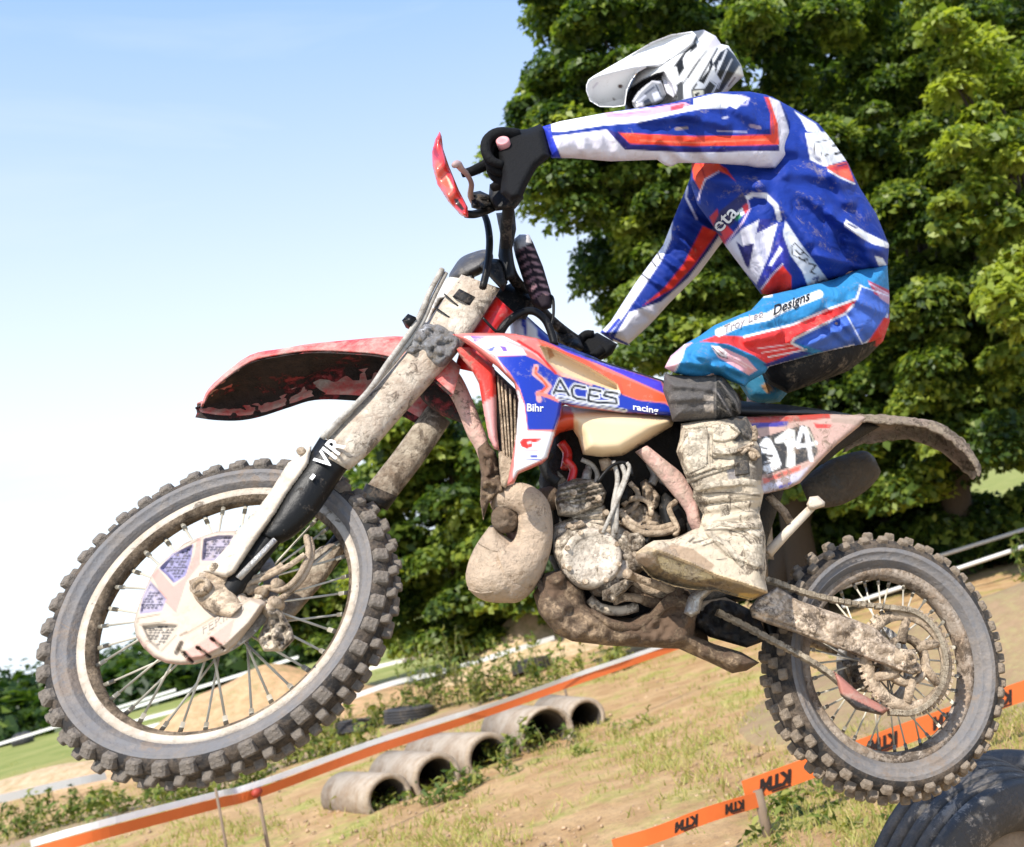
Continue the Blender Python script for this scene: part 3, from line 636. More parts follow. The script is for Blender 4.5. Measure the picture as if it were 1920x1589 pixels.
for (a, m_, b, lb) in (((1560, 1108, 14), (1700, 1062, 14), (1925, 992, 14), 'upper grey-white rope at the right edge'), ((1580, 1138, 13), (1680, 1105, 13), (1930, 1022, 13), 'lower grey-white rope behind the rear wheel')):
    single('rope', tube([W(*a), W(*m_), W(*b)], .028, 8, 24), M_rope, lb, 'rope', 'ropes at the right')
for i, (u, v) in enumerate(((38, 1398), (50, 1395))):
    p = G(u, v); single('feed_trough', join(tube([p+[0, 0, .02], p+[.0, 0, .30], p+[.1, 0, .5]], [.28, .3, .15], 10, 8)), M_tyb, 'small dark tub standing in the far green field, %s one' % ('left' if i == 0 else 'right'), 'tub', 'dark tubs in the far field')
# ================================================================== the motorcycle
WHITE = (0.68, 0.68, 0.69); BLACK = (0.012, 0.012, 0.013); RED = (0.60, 0.022, 0.012); ORR = (0.74, 0.10, 0.035)
BLUE = (0.008, 0.030, 0.34); NAVY = (0.012, 0.014, 0.12); CREAM = (0.74, 0.55, 0.33); PINK = (0.66, 0.40, 0.36); VIO = (0.17, 0.07, 0.42)
M_dry = mat('dried_mud_metal', (0.60, 0.465, 0.325), 0.75, mud=0.42, mudcol=(.42, .295, .185), mscale=18, bump=0.25, bscale=90, spat=.6)
M_dark = mat('muddy_black_plastic', (0.010, 0.010, 0.010), 0.55, mud=0.16, mudcol=(0.26, 0.20, 0.15), mscale=22, bump=0.12, spec=.22)
M_black = mat('black_plastic', (0.006, 0.006, 0.006), 0.4, mud=0.05, mudcol=(0.25, 0.2, 0.15), mscale=30, bump=0.08, spec=.22)
M_rub = mat('dusty_tyre_rubber', (0.125, 0.128, 0.138), 0.75, mud=0.40, mudcol=(0.31, 0.265, 0.225), mscale=8, bump=0.15, bscale=120, dust=0.14, sharp=.16, spat=.3, spatcol=(.22, .17, .13))
M_tread = mat('dark_tread_base', (0.022, 0.02, 0.019), 0.9, mud=0.34, mudcol=(.27, .20, .14), mscale=12, bump=.3)
M_knob = mat('muddy_tread_rubber', (0.13, 0.115, 0.10), 0.88, mud=0.46, mudcol=(0.38, 0.31, 0.24), mscale=11, bump=0.3, bscale=140, dust=0.15, spat=.6, spatcol=(.05, .04, .03))
M_rknob = mat('clay_caked_tread', (0.10, 0.085, 0.07), 0.9, mud=0.62, mudcol=(0.46, 0.36, 0.26), mscale=11, bump=0.3, bscale=140, dust=0.25, spat=.4)
M_rim = mat('dusty_cream_rim', (0.52, 0.45, 0.365), 0.5, mud=0.35, mudcol=(0.50, 0.40, 0.30), mscale=13, bump=0.12, bscale=110, spat=.35)
M_bed = mat('mud_packed_rim_bed', (0.34, 0.255, 0.17), 0.85, mud=0.55, mudcol=(0.15, 0.10, 0.06), mscale=18, bump=0.5, bscale=60, mud2=(.05, .035, .02))
M_rrim = mat('clay_caked_rim', (0.52, 0.44, 0.36), 0.7, mud=0.58, mudcol=(0.40, 0.29, 0.20), mscale=13, bump=0.35, bscale=110, sharp=0.14, spat=.7)
M_spk = mat('dusty_spokes', (0.62, 0.57, 0.46), 0.55, bump=0.0)
M_fork = mat('mud_crusted_fork', (0.60, 0.52, 0.41), 0.5, mud=0.36, mudcol=(0.55, 0.42, 0.32), mscale=13, bump=0.3, bscale=100, fleck=0.2, sharp=.18, mud2=(.40, .28, .19), spat=.75)
M_fork2 = mat('mud_splashed_fork', (0.50, 0.43, 0.33), 0.6, mud=0.55, mudcol=(0.30, 0.22, 0.15), mscale=10, bump=0.3, bscale=100, mud2=(.12, .08, .05), spat=.7)
M_guard = mat('dusty_cream_guard', (0.60, 0.51, 0.40), 0.6, mud=0.2, mudcol=(0.54, 0.43, 0.32), mscale=9, bump=0.12, spat=.3, spatcol=(.3, .22, .15))
M_pt = mat('printed_plastic', None, 0.30, mud=0.05, mudcol=(0.55, 0.46, 0.36), mscale=16, bump=0.04, coat=0.25, var=0.05, fleck=0.2)
M_ptm = mat('muddy_printed_plastic', None, 0.5, mud=0.20, mudcol=(0.50, 0.40, 0.31), mscale=15, bump=0.12, dust=0.015, fleck=.3, spat=.4, spatcol=(.22, .15, .10))
M_tank = mat('translucent_tank_plastic', None, 0.38, mud=0.0, bump=0.03, var=0.08, bscale=20)
M_redf = mat('red_frame_paint', (0.56, 0.012, 0.010), 0.28, mud=0.10, mudcol=(0.5, 0.38, 0.3), mscale=18, bump=0.05, coat=0.3)
M_pinkf = mat('dusty_red_frame', (0.66, 0.40, 0.33), 0.7, mud=0.36, mudcol=(0.60, 0.47, 0.36), mscale=13, bump=0.2, fleck=0.6, spat=.5)
M_brown = mat('wet_clay', (0.11, 0.066, 0.038), 0.85, mud=0.44, mudcol=(0.42, 0.30, 0.185), mscale=11, bump=0.6, bscale=50, mud2=(0.17, 0.11, 0.065), sharp=.07)
M_eng = mat('clay_coated_engine', (0.56, 0.465, 0.35), 0.8, mud=0.42, mudcol=(0.26, 0.185, 0.12), mscale=15, bump=0.3, bscale=90, mud2=(0.07, 0.048, 0.03), sharp=.09, spat=.8)
M_cov = mat('pale_clay_film', (0.57, 0.49, 0.39), 0.7, mud=.25, mudcol=(.40, .31, .22), mscale=20, bump=.2, spat=.45)
M_pipe = mat('clay_coated_pipe', (0.52, 0.39, 0.275), 0.78, mud=0.42, mudcol=(0.60, 0.47, 0.34), mscale=10, bump=0.22, bscale=120, spat=.3, spatcol=(.22, .15, .09))
M_chain = mat('dirty_chain', (0.46, 0.38, 0.27), 0.7, mud=0.4, mudcol=(0.25, 0.19, 0.13), mscale=40, bump=0.2, spat=.5)
M_seat = mat('black_seat_cover', (0.010, 0.011, 0.014), 0.55, bump=0.1, bscale=200)
M_redp = mat('red_hand_guard', None, 0.35, mud=0.0, bump=0.03, coat=0.3, var=0.04)
M_silv = mat('worn_bare_metal', (0.5, 0.49, 0.47), 0.35, 0.8, mud=0.35, mudcol=(0.3, 0.24, 0.18), mscale=25, bump=0.15)
M_sil2 = mat('brown_stained_muffler', (0.06, 0.052, 0.042), 0.5, 0.2, mud=0.45, mudcol=(0.16, 0.115, 0.075), mscale=14, bump=0.25, spat=.6)
M_fend = mat('red_fender_top', (0.58, 0.05, 0.045), 0.45, mud=0.45, mudcol=(0.56, 0.44, 0.37), mscale=10, bump=0.1)
M_fendu = mat('mud_packed_fender_underside', (0.26, 0.028, 0.028), 0.7, mud=0.66, mudcol=(0.045, 0.026, 0.020), mscale=9, bump=0.4, bscale=60, mud2=(0.012, 0.008, 0.007), sharp=0.05)
M_rfend = mat('mud_coated_rear_fender', (0.40, 0.28, 0.22), 0.8, mud=0.66, mudcol=(0.36, 0.285, 0.20), mscale=18, bump=0.6, bscale=60, spat=.8)
M_hose = mat('grey_brake_hose', (0.40, 0.37, 0.32), 0.6, mud=0.3, mudcol=(0.2, 0.16, 0.12), mscale=30, bump=0.1)

bike = empty('motorcycle', BIKE_M, 'red, white and blue enduro motorcycle in mid-air, caked in dried mud', 'motorcycle')

def wheel(c, n, R, wt, rim_r, rim_w, knob, knob_rows, nk, mt, mk, mr, hub_r, ref, lab, seed):
    r = np.random.default_rng(seed); c = np.asarray(c, float)
    a = ref-(ref @ n)*n; a /= np.linalg.norm(a); b = np.cross(n, a)
    H = R-rim_r
    half = [(rim_r, rim_w), (rim_r+.12*H, rim_w*1.25), (rim_r+.16*H, wt*.74), (rim_r+.20*H, wt*.78), (rim_r+.22*H, wt*.765), (rim_r+.40*H, wt*.95), (rim_r+.425*H, wt*.985), (rim_r+.45*H, wt*.965), (rim_r+.55*H, wt), (rim_r+.72*H, wt*.93), (rim_r+.88*H, wt*.66), (rim_r+.97*H, wt*.33), (R, 0)]
    prof = half+[(x, -z) for x, z in half[::-1][1:]]
    ty = part('tyre', ring(c, n, prof, 96, a), mt, bike, label=lab+' knobbly tyre')
    ty.data.materials.append(M_tread)
    cz = np.array([(np.array(p_.center)-c) for p_ in ty.data.polygons]); zz = cz@n; rr_ = np.linalg.norm(cz-np.outer(zz, n), axis=1)
    ty.data.polygons.foreach_set('material_index', (rr_ > rim_r+.62*H).astype(np.int32))
    for i, (z, ry, w, l, off) in enumerate(knob_rows):
        V, F = box((0, 0, 0), np.array([1, 0, 0]), np.array([0, 1, 0]), np.array([0, 0, 1]), l/2, w/2, knob/2+.004, 0.80)
        bm = bmesh.new(); vs = [bm.verts.new(v) for v in V]; [bm.faces.new([vs[k] for k in f]) for f in F]
        bmesh.ops.bevel(bm, geom=bm.edges[:], offset=min(w, l)*.12, segments=1, affect='EDGES')
        me = bpy.data.meshes.new('tread_block'); bm.to_mesh(me); bm.free(); me.materials.append(mk)
        for k in range(nk):
            th = 2*math.pi*(k+off)/nk+r.normal(0, .006)
            d = math.cos(th)*a+math.sin(th)*b; tg = -math.sin(th)*a+math.cos(th)*b
            up = math.cos(ry)*d+math.sin(ry)*n; si = np.cross(up, tg)
            w_ = 0; pos = c+d*(np.interp(abs(z), [q[1] for q in half[::-1]][:5], [q[0] for q in half[::-1]][:5]))+n*z+up*knob*(.12 if abs(z) > .03 and abs(ry) > .5 else .42)
            o = link('tread_block', me, ty)
            o.matrix_local = Matrix([[tg[0], si[0], up[0], pos[0]], [tg[1], si[1], up[1], pos[1]], [tg[2], si[2], up[2], pos[2]], [0, 0, 0, 1]])
    w = rim_w; rr = rim_r
    rp = [(rr+.002, w), (rr+.002, w*.8), (rr-.013, w*.7), (rr-.017, 0), (rr-.013, -w*.7), (rr+.002, -w*.8), (rr+.002, -w), (rr-.016, -w*.97), (rr-.026, -w*.5), (rr-.028, 0), (rr-.026, w*.5), (rr-.016, w*.97)]
    rim = part('wheel_rim', ring(c, n, rp, 96, a), mr, bike)
    if mr is M_rim:
        rim.data.materials.append(M_bed); cz = np.array([(np.array(p_.center)-c) for p_ in rim.data.polygons]); zz = cz@n; r2 = np.linalg.norm(cz-np.outer(zz, n), axis=1)
        rim.data.polygons.foreach_set('material_index', ((r2 < rim_r-.0165) | (zz < -w*.6)).astype(np.int32))
    hp = [(.012, .075), (hub_r*.55, .07), (hub_r, .045), (hub_r, .036), (hub_r*.62, .03), (hub_r*.62, -.03), (hub_r, -.036), (hub_r, -.045), (hub_r*.55, -.07), (.012, -.075)]
    hub = part('hub', ring(c, n, hp, 32, a), mr, bike)
    V, F = cyl((0, 0, 0), (0, 0, 1), .0025, 6); sm = mesh_from('spoke', V, F, None, True, M_spk)
    nm = mesh_from('spoke_nipple', *cyl((0, 0, 0), (0, 0, 1), .0048, 6), None, True, M_spk)
    for k in range(36):
        side = 1 if k % 2 else -1; cr = 1 if (k//2) % 2 else -1
        th = 2*math.pi*(k+.5)/36; ph = th+cr*.62
        p = c+(math.cos(ph)*a+math.sin(ph)*b)*hub_r*.94+n*side*.040
        q = c+(math.cos(th)*a+math.sin(th)*b)*(rim_r-.026)+n*side*.004
        for me, p0, q0, nmn in ((sm, p, q, 'spoke'), (nm, q, q+(p-q)*.09, 'spoke_nipple')):
            z = q0-p0; ln = np.linalg.norm(z); z = z/ln; x = np.cross(z, n); x /= np.linalg.norm(x); y = np.cross(z, x)
            o = link(nmn, me, rim)
            o.matrix_local = Matrix([[x[0], y[0], z[0]*ln, p0[0]], [x[1], y[1], z[1]*ln, p0[1]], [x[2], y[2], z[2]*ln, p0[2]], [0, 0, 0, 1]])
    return ty, rim
NR = np.array([0, 1.0, 0])
wheel(F_AXLE, NF, .343, .046, .2805, .022, .013, [(.037, .95, .034, .031, 0), (-.037, -.95, .034, .031, .5), (.012, .12, .018, .022, .5), (-.012, -.12, .018, .022, 0)], 40, M_rub, M_knob, M_rim, .034, FWS, 'dusty narrow front', 3)
wheel((0, 0, 0), NR, .320, .064, .2425, .030, .016, [(.052, .85, .024, .030, 0), (-.052, -.85, .024, .030, .5), (.031, .42, .021, .027, .5), (-.031, -.42, .021, .027, 0), (0, 0, .026, .024, .25)], 34, M_rub, M_rknob, M_rrim, .036, np.array([1.0, 0, 0]), 'clay-caked wide rear', 4)

# ---- front suspension
ft = limb([(868, 516, 936, 540, .105, .036), (803, 605, 884, 622, .105, .037), (775, 650, 838, 680, .105, .037), (700, 738, 755, 772, .105, .036), (628, 812, 688, 848, .105, .035), (600, 850, 650, 880, .105, .033)], plane=SF)
fk = part('fork_tube', ft, M_fork, bike, label='cream fork tube crusted with mud')
for pa, pb in (((868, 546), (905, 560)), ((840, 560), (882, 588)), ((822, 582), (864, 610))):
    p, q = SF.at(*pa, .141), SF.at(*pb, .141)
sl_ = limb([(604, 822, 676, 848, .105, .037), (575, 868, 640, 888, .105, .036), (538, 925, 590, 962, .107, .033), (505, 985, 548, 1003, .107, .028), (494, 1003, 524, 1017, .107, .024)], plane=SF)
part('fork_guard_sleeve', sl_, M_black, bike)
for tx, org, sc in (('R', (613, 846), 40), ('I', (604, 853), 34), ('V', (588, 858), 36)):
    pass
def lettering(name, items, mt, parent, label=None):
    part(name, join(*items), mt, parent, smooth=False, label=label, fix=False)
M_wl = mat('white_print', (0.78, 0.77, 0.74), 0.5, bump=0, var=0.04)
M_bl = mat('black_print', (0.012, 0.012, 0.012), 0.5, bump=0, var=0)
M_gl = mat('grey_print', (0.36, 0.31, 0.25), 0.6, bump=0, var=0.05)
M_rl = mat('red_print', (0.6, 0.05, 0.03), 0.5, bump=0, var=0.03)
M_bll = mat('blue_print', (0.03, 0.05, 0.4), 0.5, bump=0, var=0.03)
ex_, ey_ = (30, -34), (-21, -15)
lettering('lettering', [decal('VIR', (612, 882), (24, -31), (-36, -28), .146, SF, .02), decal('-', (590, 905), (22, -28), (-34, -27), .145, SF, .03)], M_wl, fk)
part('fork_stanchion', limb([(494, 1000, 524, 1015, .107, .02), (440, 1072, 470, 1086, .107, .02), (410, 1110, 440, 1125, .107, .02)], plane=SF), M_dark, bike)
part('fork_stanchion', tube([SF.at(516, 1012, .13), SF.at(447, 1085, .13)], [.006, .007], 8), M_silv, bike)
part('fork_guard', inflate([(584, 837), (572, 842), (560, 856), (540, 868), (505, 925), (478, 960), (443, 997), (427, 1024), (400, 1054), (378, 1071), (400, 1079), (425, 1085), (441, 1075), (480, 1015), (519, 962), (540, 928), (569, 888), (580, 872), (583, 855)], .125, .022, .01, 12, 4, plane=SF)[:2], M_guard, bike, label='dusty cream fork guard')
for u, v in ((404, 1066), (566, 848)):
    p = SF.at(u, v, .14); part('bolt', cyl(p, p+NF*.008, .009, 10), M_dry, bike)
# right leg
part('fork_tube', limb([(806, 762, 842, 790, -.105, .03), (740, 850, 790, 868, -.105, .03), (688, 916, 738, 935, -.105, .031)], plane=SF), M_fork2, bike, label='mud-splashed fork tube on the far side')
part('fork_seal', limb([(690, 908, 742, 930, -.105, .034), (678, 935, 722, 956, -.105, .034)], m=4, plane=SF), M_dark, bike)
part('fork_stanchion', limb([(688, 930, 716, 950, -.105, .02), (590, 1050, 620, 1072, -.105, .02), (500, 1150, 530, 1172, -.105, .02)], plane=SF), M_dark, bike)
part('fork_guard', inflate([(640, 1010), (600, 1026), (570, 1048), (540, 1110), (520, 1150), (545, 1165), (610, 1090), (648, 1030)], -.09, .02, .02, 15, 5, plane=SF)[:2], M_fork2, bike)
part('axle_lug', join(limb([(355, 1089, 402, 1068, .115, .03), (368, 1124, 430, 1098, .115, .032), (395, 1148, 445, 1122, .112, .03), (430, 1160, 455, 1135, .11, .025)], plane=SF), limb([(378, 1074, 440, 1078, .11, .028), (370, 1110, 432, 1118, .11, .028)], m=6, plane=SF)), M_dry, bike)
p = SF.at(376, 1100, .15); part('axle_nut', ring(p, NF, [(.018, -.01), (.018, .006), (.012, .008), (.011, 0), (.0, -.002), (.0, -.01)], 20), M_dry, bike)
# brake hose, clamps
part('brake_hose', tube([SF.at(u, v, .15) for u, v in ((829, 505), (806, 548), (780, 606), (728, 680), (690, 735), (640, 785), (604, 822))], .0065, 8, 30), M_hose, bike)
part('brake_hose', tube([SF.at(u, v, .14) for u, v in ((836, 512), (812, 560), (790, 608), (752, 662), (676, 752), (612, 822))], .0055, 8, 30), M_hose, bike)
p = SF.at(770, 605, .15); part('hose_clamp', box(p, FWS, np.cross(NF, FWS), NF, .011, .011, .014), M_black, bike)
# triple clamps
part('triple_clamp', inflate([(760, 662), (768, 632), (782, 610), (805, 604), (832, 608), (858, 628), (862, 652), (848, 672), (828, 690), (806, 678), (790, 664), (776, 668)], .10, .05, .1, 14, 4, plane=SF, smooth=50, mod=rough(.022, 12, 1))[:2], mat('grimy_clamp', (0.30, 0.30, 0.31), 0.45, 0.3, mud=0.45, mudcol=(0.36, 0.29, 0.21), mscale=30, bump=0.4, mud2=(.06, .05, .04)), bike, label='grimy lower clamp')
part('triple_clamp', join(inflate([(898, 498), (912, 484), (935, 486), (945, 500), (952, 530), (944, 548), (918, 520)], .10, .045, .22, 10, 4, plane=SF)[:2], limb([(868, 545, 908, 566, .106, .042), (855, 560, 898, 582, .106, .042)], m=4, plane=SF), inflate([(900, 560), (960, 530), (1010, 560), (985, 600), (930, 590)], -.05, .05, .05, 12, 5, plane=SF)[:2]), M_dark, bike, label='black upper clamp')
for a_, b_ in (((846, 556), (876, 584)), ((829, 580), (862, 604))):
    p, q = SF.at(*a_, .125), SF.at(*b_, .125); m_ = (p+q)/2
    part('clamp_band', limb([(a_[0]-8, a_[1]-2, b_[0]+6, b_[1]+8, .106, .0375), (a_[0]-10, a_[1], b_[0]+4, b_[1]+10, .106, .0375)], m=3, plane=SF), M_dark, bike)
# headlight cowl and number board
part('headlight_cowl', inflate([(842, 520), (850, 502), (864, 484), (885, 474), (912, 468), (925, 480), (915, 505), (890, 520), (862, 530)], .0, .07, .07, 18, 4, plane=SF, smooth=40)[:2], mat('dark_cowl', (.045, .042, .042), .5, mud=.15, mudcol=(.3, .26, .2), bump=.1), bike)
part('number_board', inflate([(838, 522), (860, 514), (884, 512), (890, 522), (868, 540), (852, 556), (830, 566), (816, 590), (800, 618), (788, 612), (800, 578), (815, 548)], .03, .03, .03, 8, 4, plane=SF, base=(.62, .58, .52), layers=[('p', [(852, 530), (885, 522), (860, 545), (856, 540)], (.06, .06, .065)), ('p', [(818, 560), (852, 552), (826, 585), (806, 610), (812, 580)], (.10, .085, .07))]), M_ptm, bike)
# front fender: a sheet curved across, seen from below
def fender(E1, Cc, E2, plane, y1, yc, y2, upv, lift, m=36):
    A = crom([plane.at(u, v, y1) for u, v in E1], m); Cn = crom([plane.at(u, v, yc) for u, v in Cc], m); B = crom([plane.at(u, v, y2) for u, v in E2], m)
    C2 = B+(Cn-A)+plane.n*0.03+upv*lift
    rows = []
    for i in range(m): rows.append(crom([A[i], Cn[i], (Cn[i]+C2[i])/2+upv*lift*.6, C2[i], B[i]], 17))
    V = np.concatenate(rows); F = []
    for i in range(m-1):
        for k in range(16): F.append([i*17+k, i*17+k+1, (i+1)*17+k+1, (i+1)*17+k])
    return V, F
UPS = S @ AX
fv = fender([(383, 757), (400, 731), (467, 681), (527, 666), (584, 659), (655, 661), (722, 668), (790, 692), (850, 742)],
            [(380, 764), (398, 727), (466, 672), (527, 659), (595, 647), (665, 640), (745, 634), (805, 645), (862, 690)],
            [(376, 773), (412, 778), (456, 779), (497, 772), (550, 755), (598, 741), (659, 741), (720, 750), (800, 790)], SF, .095, .07, -.095, UPS, .012)
fo = part('fender', fv, M_fend, bike, label='red front fender, its underside packed with dark mud', fix=False)
fo.data.materials.append(M_fendu); fo.data.materials.append(M_fend)
def solid(o, th, off=1.0, mo=0, rimo=0):
    s_ = o.modifiers.new('solid', 'SOLIDIFY'); s_.thickness = th; s_.offset = off; s_.material_offset = mo; s_.material_offset_rim = rimo; s_.use_rim = True
FENDER_FLIP = True
if FENDER_FLIP: fo.data.flip_normals()
solid(fo, .004, 1.0, 0, 2)
# two-sided look: lower sheet carries the mud
fm = fv[0].reshape(36, 17, 3)-UPS*.006; fm[:, 16] -= UPS*.012; fm[:, 15] -= UPS*.006; fm[:, 1:16] += rng.normal(0, .0016, (36, 15, 3))
fu = part('fender_mud', (fm.reshape(-1, 3), fv[1]), M_fendu, bike, fix=False)
part('fender_stay', inflate([(778, 712), (800, 690), (850, 720), (885, 770), (900, 812), (880, 800), (846, 786), (822, 776), (790, 748)], -.02, .03, .05, 14, 5, plane=SF, smooth=40)[:2], M_fendu, bike)

# ---- handlebar, controls
HB = [SF.at(943, 266, .385), SF.at(958, 310, .33), SF.at(956, 370, .25), SF.at(949, 430, .17), SF.at(951, 480, .10), SF.at(962, 520, .04), SF.at(992, 555, -.05), SF.at(1030, 598, -.16), SF.at(1078, 636, -.27), SF.at(1125, 660, -.38)]
part('handlebar', tube(HB, .0145, 12, 50), M_dark, bike)
part('handlebar_clamp', inflate([(930, 400), (965, 396), (968, 430), (960, 470), (966, 520), (946, 530), (934, 480), (938, 440)], .10, .03, .05, 8, 4, plane=SF)[:2], M_dark, bike)
pad = inflate([(960, 452), (974, 440), (992, 440), (1000, 456), (1018, 500), (1036, 560), (1034, 578), (1016, 584), (1000, 574), (982, 530), (966, 480)], .03, .035, .035, 14, 3.5, plane=SF, base=(.018, .012, .016),
      layers=[('l', [(967+i*5.4, 474+i*14), (980+i*5.2, 466+i*14)], 5, (.22, .12, .14)) for i in range(7)]+[('l', [(988+i*5, 464+i*14), (1000+i*5, 468+i*14)], 5, (.30, .18, .19)) for i in range(7)]+[('p', [(956, 452), (974, 438), (994, 438), (1000, 452), (984, 462), (966, 470)], (.55, .52, .5))])
part('bar_pad', pad, mat('printed_bar_pad', None, .8, spec=.15, bump=.15, bscale=120), bike, label='black crossbar pad with dusky pink pattern')
part('control_cable', tube([SF.at(u, v, .17) for u, v in ((905, 395), (914, 420), (918, 455), (914, 500), (905, 540))], .0085, 8, 20), M_black, bike)
part('control_cable', tube([SF.at(u, v, .05) for u, v in ((1010, 560), (1034, 556), (1038, 585), (1034, 610))], .004, 6, 20), M_black, bike)
part('control_cable', tube([BK.at(u, v, .12) for u, v in ((930, 636), (948, 608), (975, 588), (1000, 584), (1022, 600), (1034, 626), (1040, 648))], .010, 8, 24), M_black, bike)
part('control_cable', tube([BK.at(u, v, .15) for u, v in ((905, 596), (918, 610), (932, 622), (944, 612), (957, 594))], .0035, 6, 16), M_black, bike)
part('throttle_housing', inflate([(1036, 616), (1050, 606), (1068, 618), (1088, 636), (1096, 656), (1080, 662), (1060, 650), (1042, 640)], -.26, .04, .04, 10, 4, plane=SF, mod=rough(.03, 9, 2))[:2], M_dark, bike)
part('switch_block', join(inflate([(918, 346), (940, 338), (975, 342), (982, 372), (966, 392), (930, 396), (916, 374)], .24, .035, .035, 8, 4, plane=SF)[:2], inflate([(880, 362), (900, 358), (918, 366), (925, 386), (905, 396), (884, 390)], .24, .025, .025, 6, 4, plane=SF, mod=rough(.02, 7, 3))[:2]), M_dark, bike)
part('clutch_lever', tube([SF.at(u, v, y) for u, v, y in ((851, 311, .44), (858, 308, .43), (866, 318, .41), (876, 328, .38), (884, 345, .33), (882, 368, .27), (892, 384, .24))], [.006, .009, .007, .006, .006, .007, .009], 8, 20), mat('dusty_pink_lever', (.40, .27, .25), .5, bump=.1), bike)
part('hand_guard_mount', tube([SF.at(u, v, y) for u, v, y in ((874, 402, .30), (890, 402, .28), (910, 396, .25), (936, 384, .23))], .0095, 8, 12), M_black, bike)
hg = inflate([(824.5, 247), (828, 256), (831, 280), (842, 312), (860, 356), (877, 389), (878, 409), (865, 405), (841, 379), (820, 346), (811, 312), (810, 285), (816, 262)], .36, .03, .06, 8, 2.5, plane=SF, base=(.66, .028, .018),
             layers=[('p', [(813, 300), (822, 300), (838, 330), (852, 365), (846, 378), (828, 352), (815, 325)], (.62, .10, .06)), ('p', [(836, 330), (842, 335), (850, 352), (846, 356)], (.66, .42, .30)), ('p', [(851, 372), (858, 373), (872, 393), (866, 396), (854, 384)], (.02, .012, .012)), ('p', [(812, 278), (818, 276), (824, 292), (820, 298), (813, 290)], (.28, .01, .01))],
             mod=lambda u, v, d: .01*np.sin((u+v)*.09))
part('hand_guard', hg, M_redp, bike, label='bright red plastic hand guard')

# ---- frame
part('frame_tube', limb([(930, 556, 968, 590, .05, .04), (905, 592, 948, 622, .05, .042), (870, 640, 930, 660, .05, .045), (852, 690, 920, 705, .05, .045)], m=12), M_redf, bike, label='glossy red steering neck')
part('frame_tube', limb([(808, 696, 846, 682, .06, .026), (830, 722, 868, 712, .06, .026), (853, 760, 889, 758, .06, .026), (877, 817, 904, 800, .06, .024), (893, 845, 914, 828, .06, .022), (912, 905, 932, 900, .055, .02), (925, 960, 945, 955, .05, .02), (985, 1060, 1005, 1050, .05, .02)], m=26), M_pinkf, bike, label='pinkish dusty down tube')
part('frame_tube', limb([(1192, 847, 1212, 836, .13, .022), (1222, 880, 1250, 866, .13, .022), (1250, 913, 1280, 892, .13, .022), (1284, 956, 1303, 935, .13, .022), (1292, 980, 1312, 972, .13, .02), (1302, 1000, 1318, 996, .12, .02)], m=22), M_pinkf, bike, label='pinkish dusty upright behind the tank')
part('radiator_panel', inflate([(853, 651), (880, 652), (927, 690), (930, 712), (932, 804), (936, 846), (926, 842), (916, 820), (908, 778), (898, 720), (887, 699), (862, 668)], .15, .02, .05, 10, 4, base=(.62, .03, .02), layers=[('p', [(898, 760), (932, 740), (936, 846), (922, 846), (908, 790)], (.66, .30, .28)), ('l', [(858, 662), (884, 690)], 6, (.66, .25, .2))]), M_ptm, bike, label='red panel dusted pink low down')
part('radiator', inflate([(924, 690), (972, 735), (974, 800), (966, 872), (948, 914), (940, 905), (932, 804)], .12, .02, .06, 4, 5, base=(.05, .045, .038)), mat('radiator_core', None, .8, mud=.3, mudcol=(.3, .25, .19), bump=.4), bike)
for x0, x1, y0_, y1_ in ((931, 946, 704, 906), (938, 951, 712, 905), (945, 955, 720, 900), (954, 959, 728, 884), (963, 963, 740, 868)):
    part('radiator_louvre', limb([(x0, y0_, x0+5, y0_+2, .15, .012), ((x0+x1)/2, (y0_+y1_)/2, (x0+x1)/2+5, (y0_+y1_)/2, .15, .012), (x1, y1_, x1+5, y1_, .15, .012)], n=8, m=6), M_dry, bike)
part('radiator_guard', inflate([(895, 842), (912, 826), (930, 850), (944, 905), (948, 925), (930, 930), (916, 945), (906, 976), (900, 940), (902, 890)], .10, .03, .03, 8, 4, mod=rough(.04, 16, 4))[:2], M_brown, bike, label='brown clay-caked guard below the radiator')
part('radiator_bracket', inflate([(934, 842), (968, 865), (966, 890), (948, 916), (940, 912), (936, 880)], .15, .012, .02, 6, 4)[:2], M_dry, bike)

# ---- tank and radiator shroud
part('fuel_tank', inflate([(1052, 760), (1257, 780), (1264, 789), (1261, 799), (1212, 829), (1167, 855), (1130, 858), (1093, 853), (1084, 822), (1074, 806), (1050, 812), (1030, 830), (1026, 780)], .10, .075, .15, 26, 4, base=CREAM,
     layers=[('p', [(1020, 755), (1070, 764), (1080, 790), (1074, 806), (1050, 815), (1022, 835)], (.55, .06, .02)), ('l', [(1079, 790), (1080, 815)], 8, (.72, .42, .22))]), M_tank, bike, label='cream translucent fuel tank')
SHR = [(848, 627), (879, 624.6), (932, 624.6), (964, 626), (1006, 634), (1051, 651), (1098, 669), (1143, 685), (1196, 701), (1240, 715), (1268, 742), (1270, 782), (1254, 780), (1170, 775), (1077, 764.6), (1055, 758), (1051, 783), (1038, 825), (1027, 860), (1017, 870), (972, 889), (964, 907), (950, 912), (958, 870), (968, 812), (972, 751), (964, 720), (932, 688), (887, 653)]
def shr_y(u, v): return .155+.055*np.exp(-((u-985)/110)**2)+.012*np.sin((u-v)*.01)
def shr_mod(u, v, d):
    w = sdist(u, v, [(1011, 648), (1038, 655), (1104, 688), (1157, 720), (1163, 737), (1109, 720), (1054, 706), (1027, 683)])
    return -.022*np.clip(w/5, 0, 1)+.004*np.clip(1-np.abs(w)/6, 0, 1)
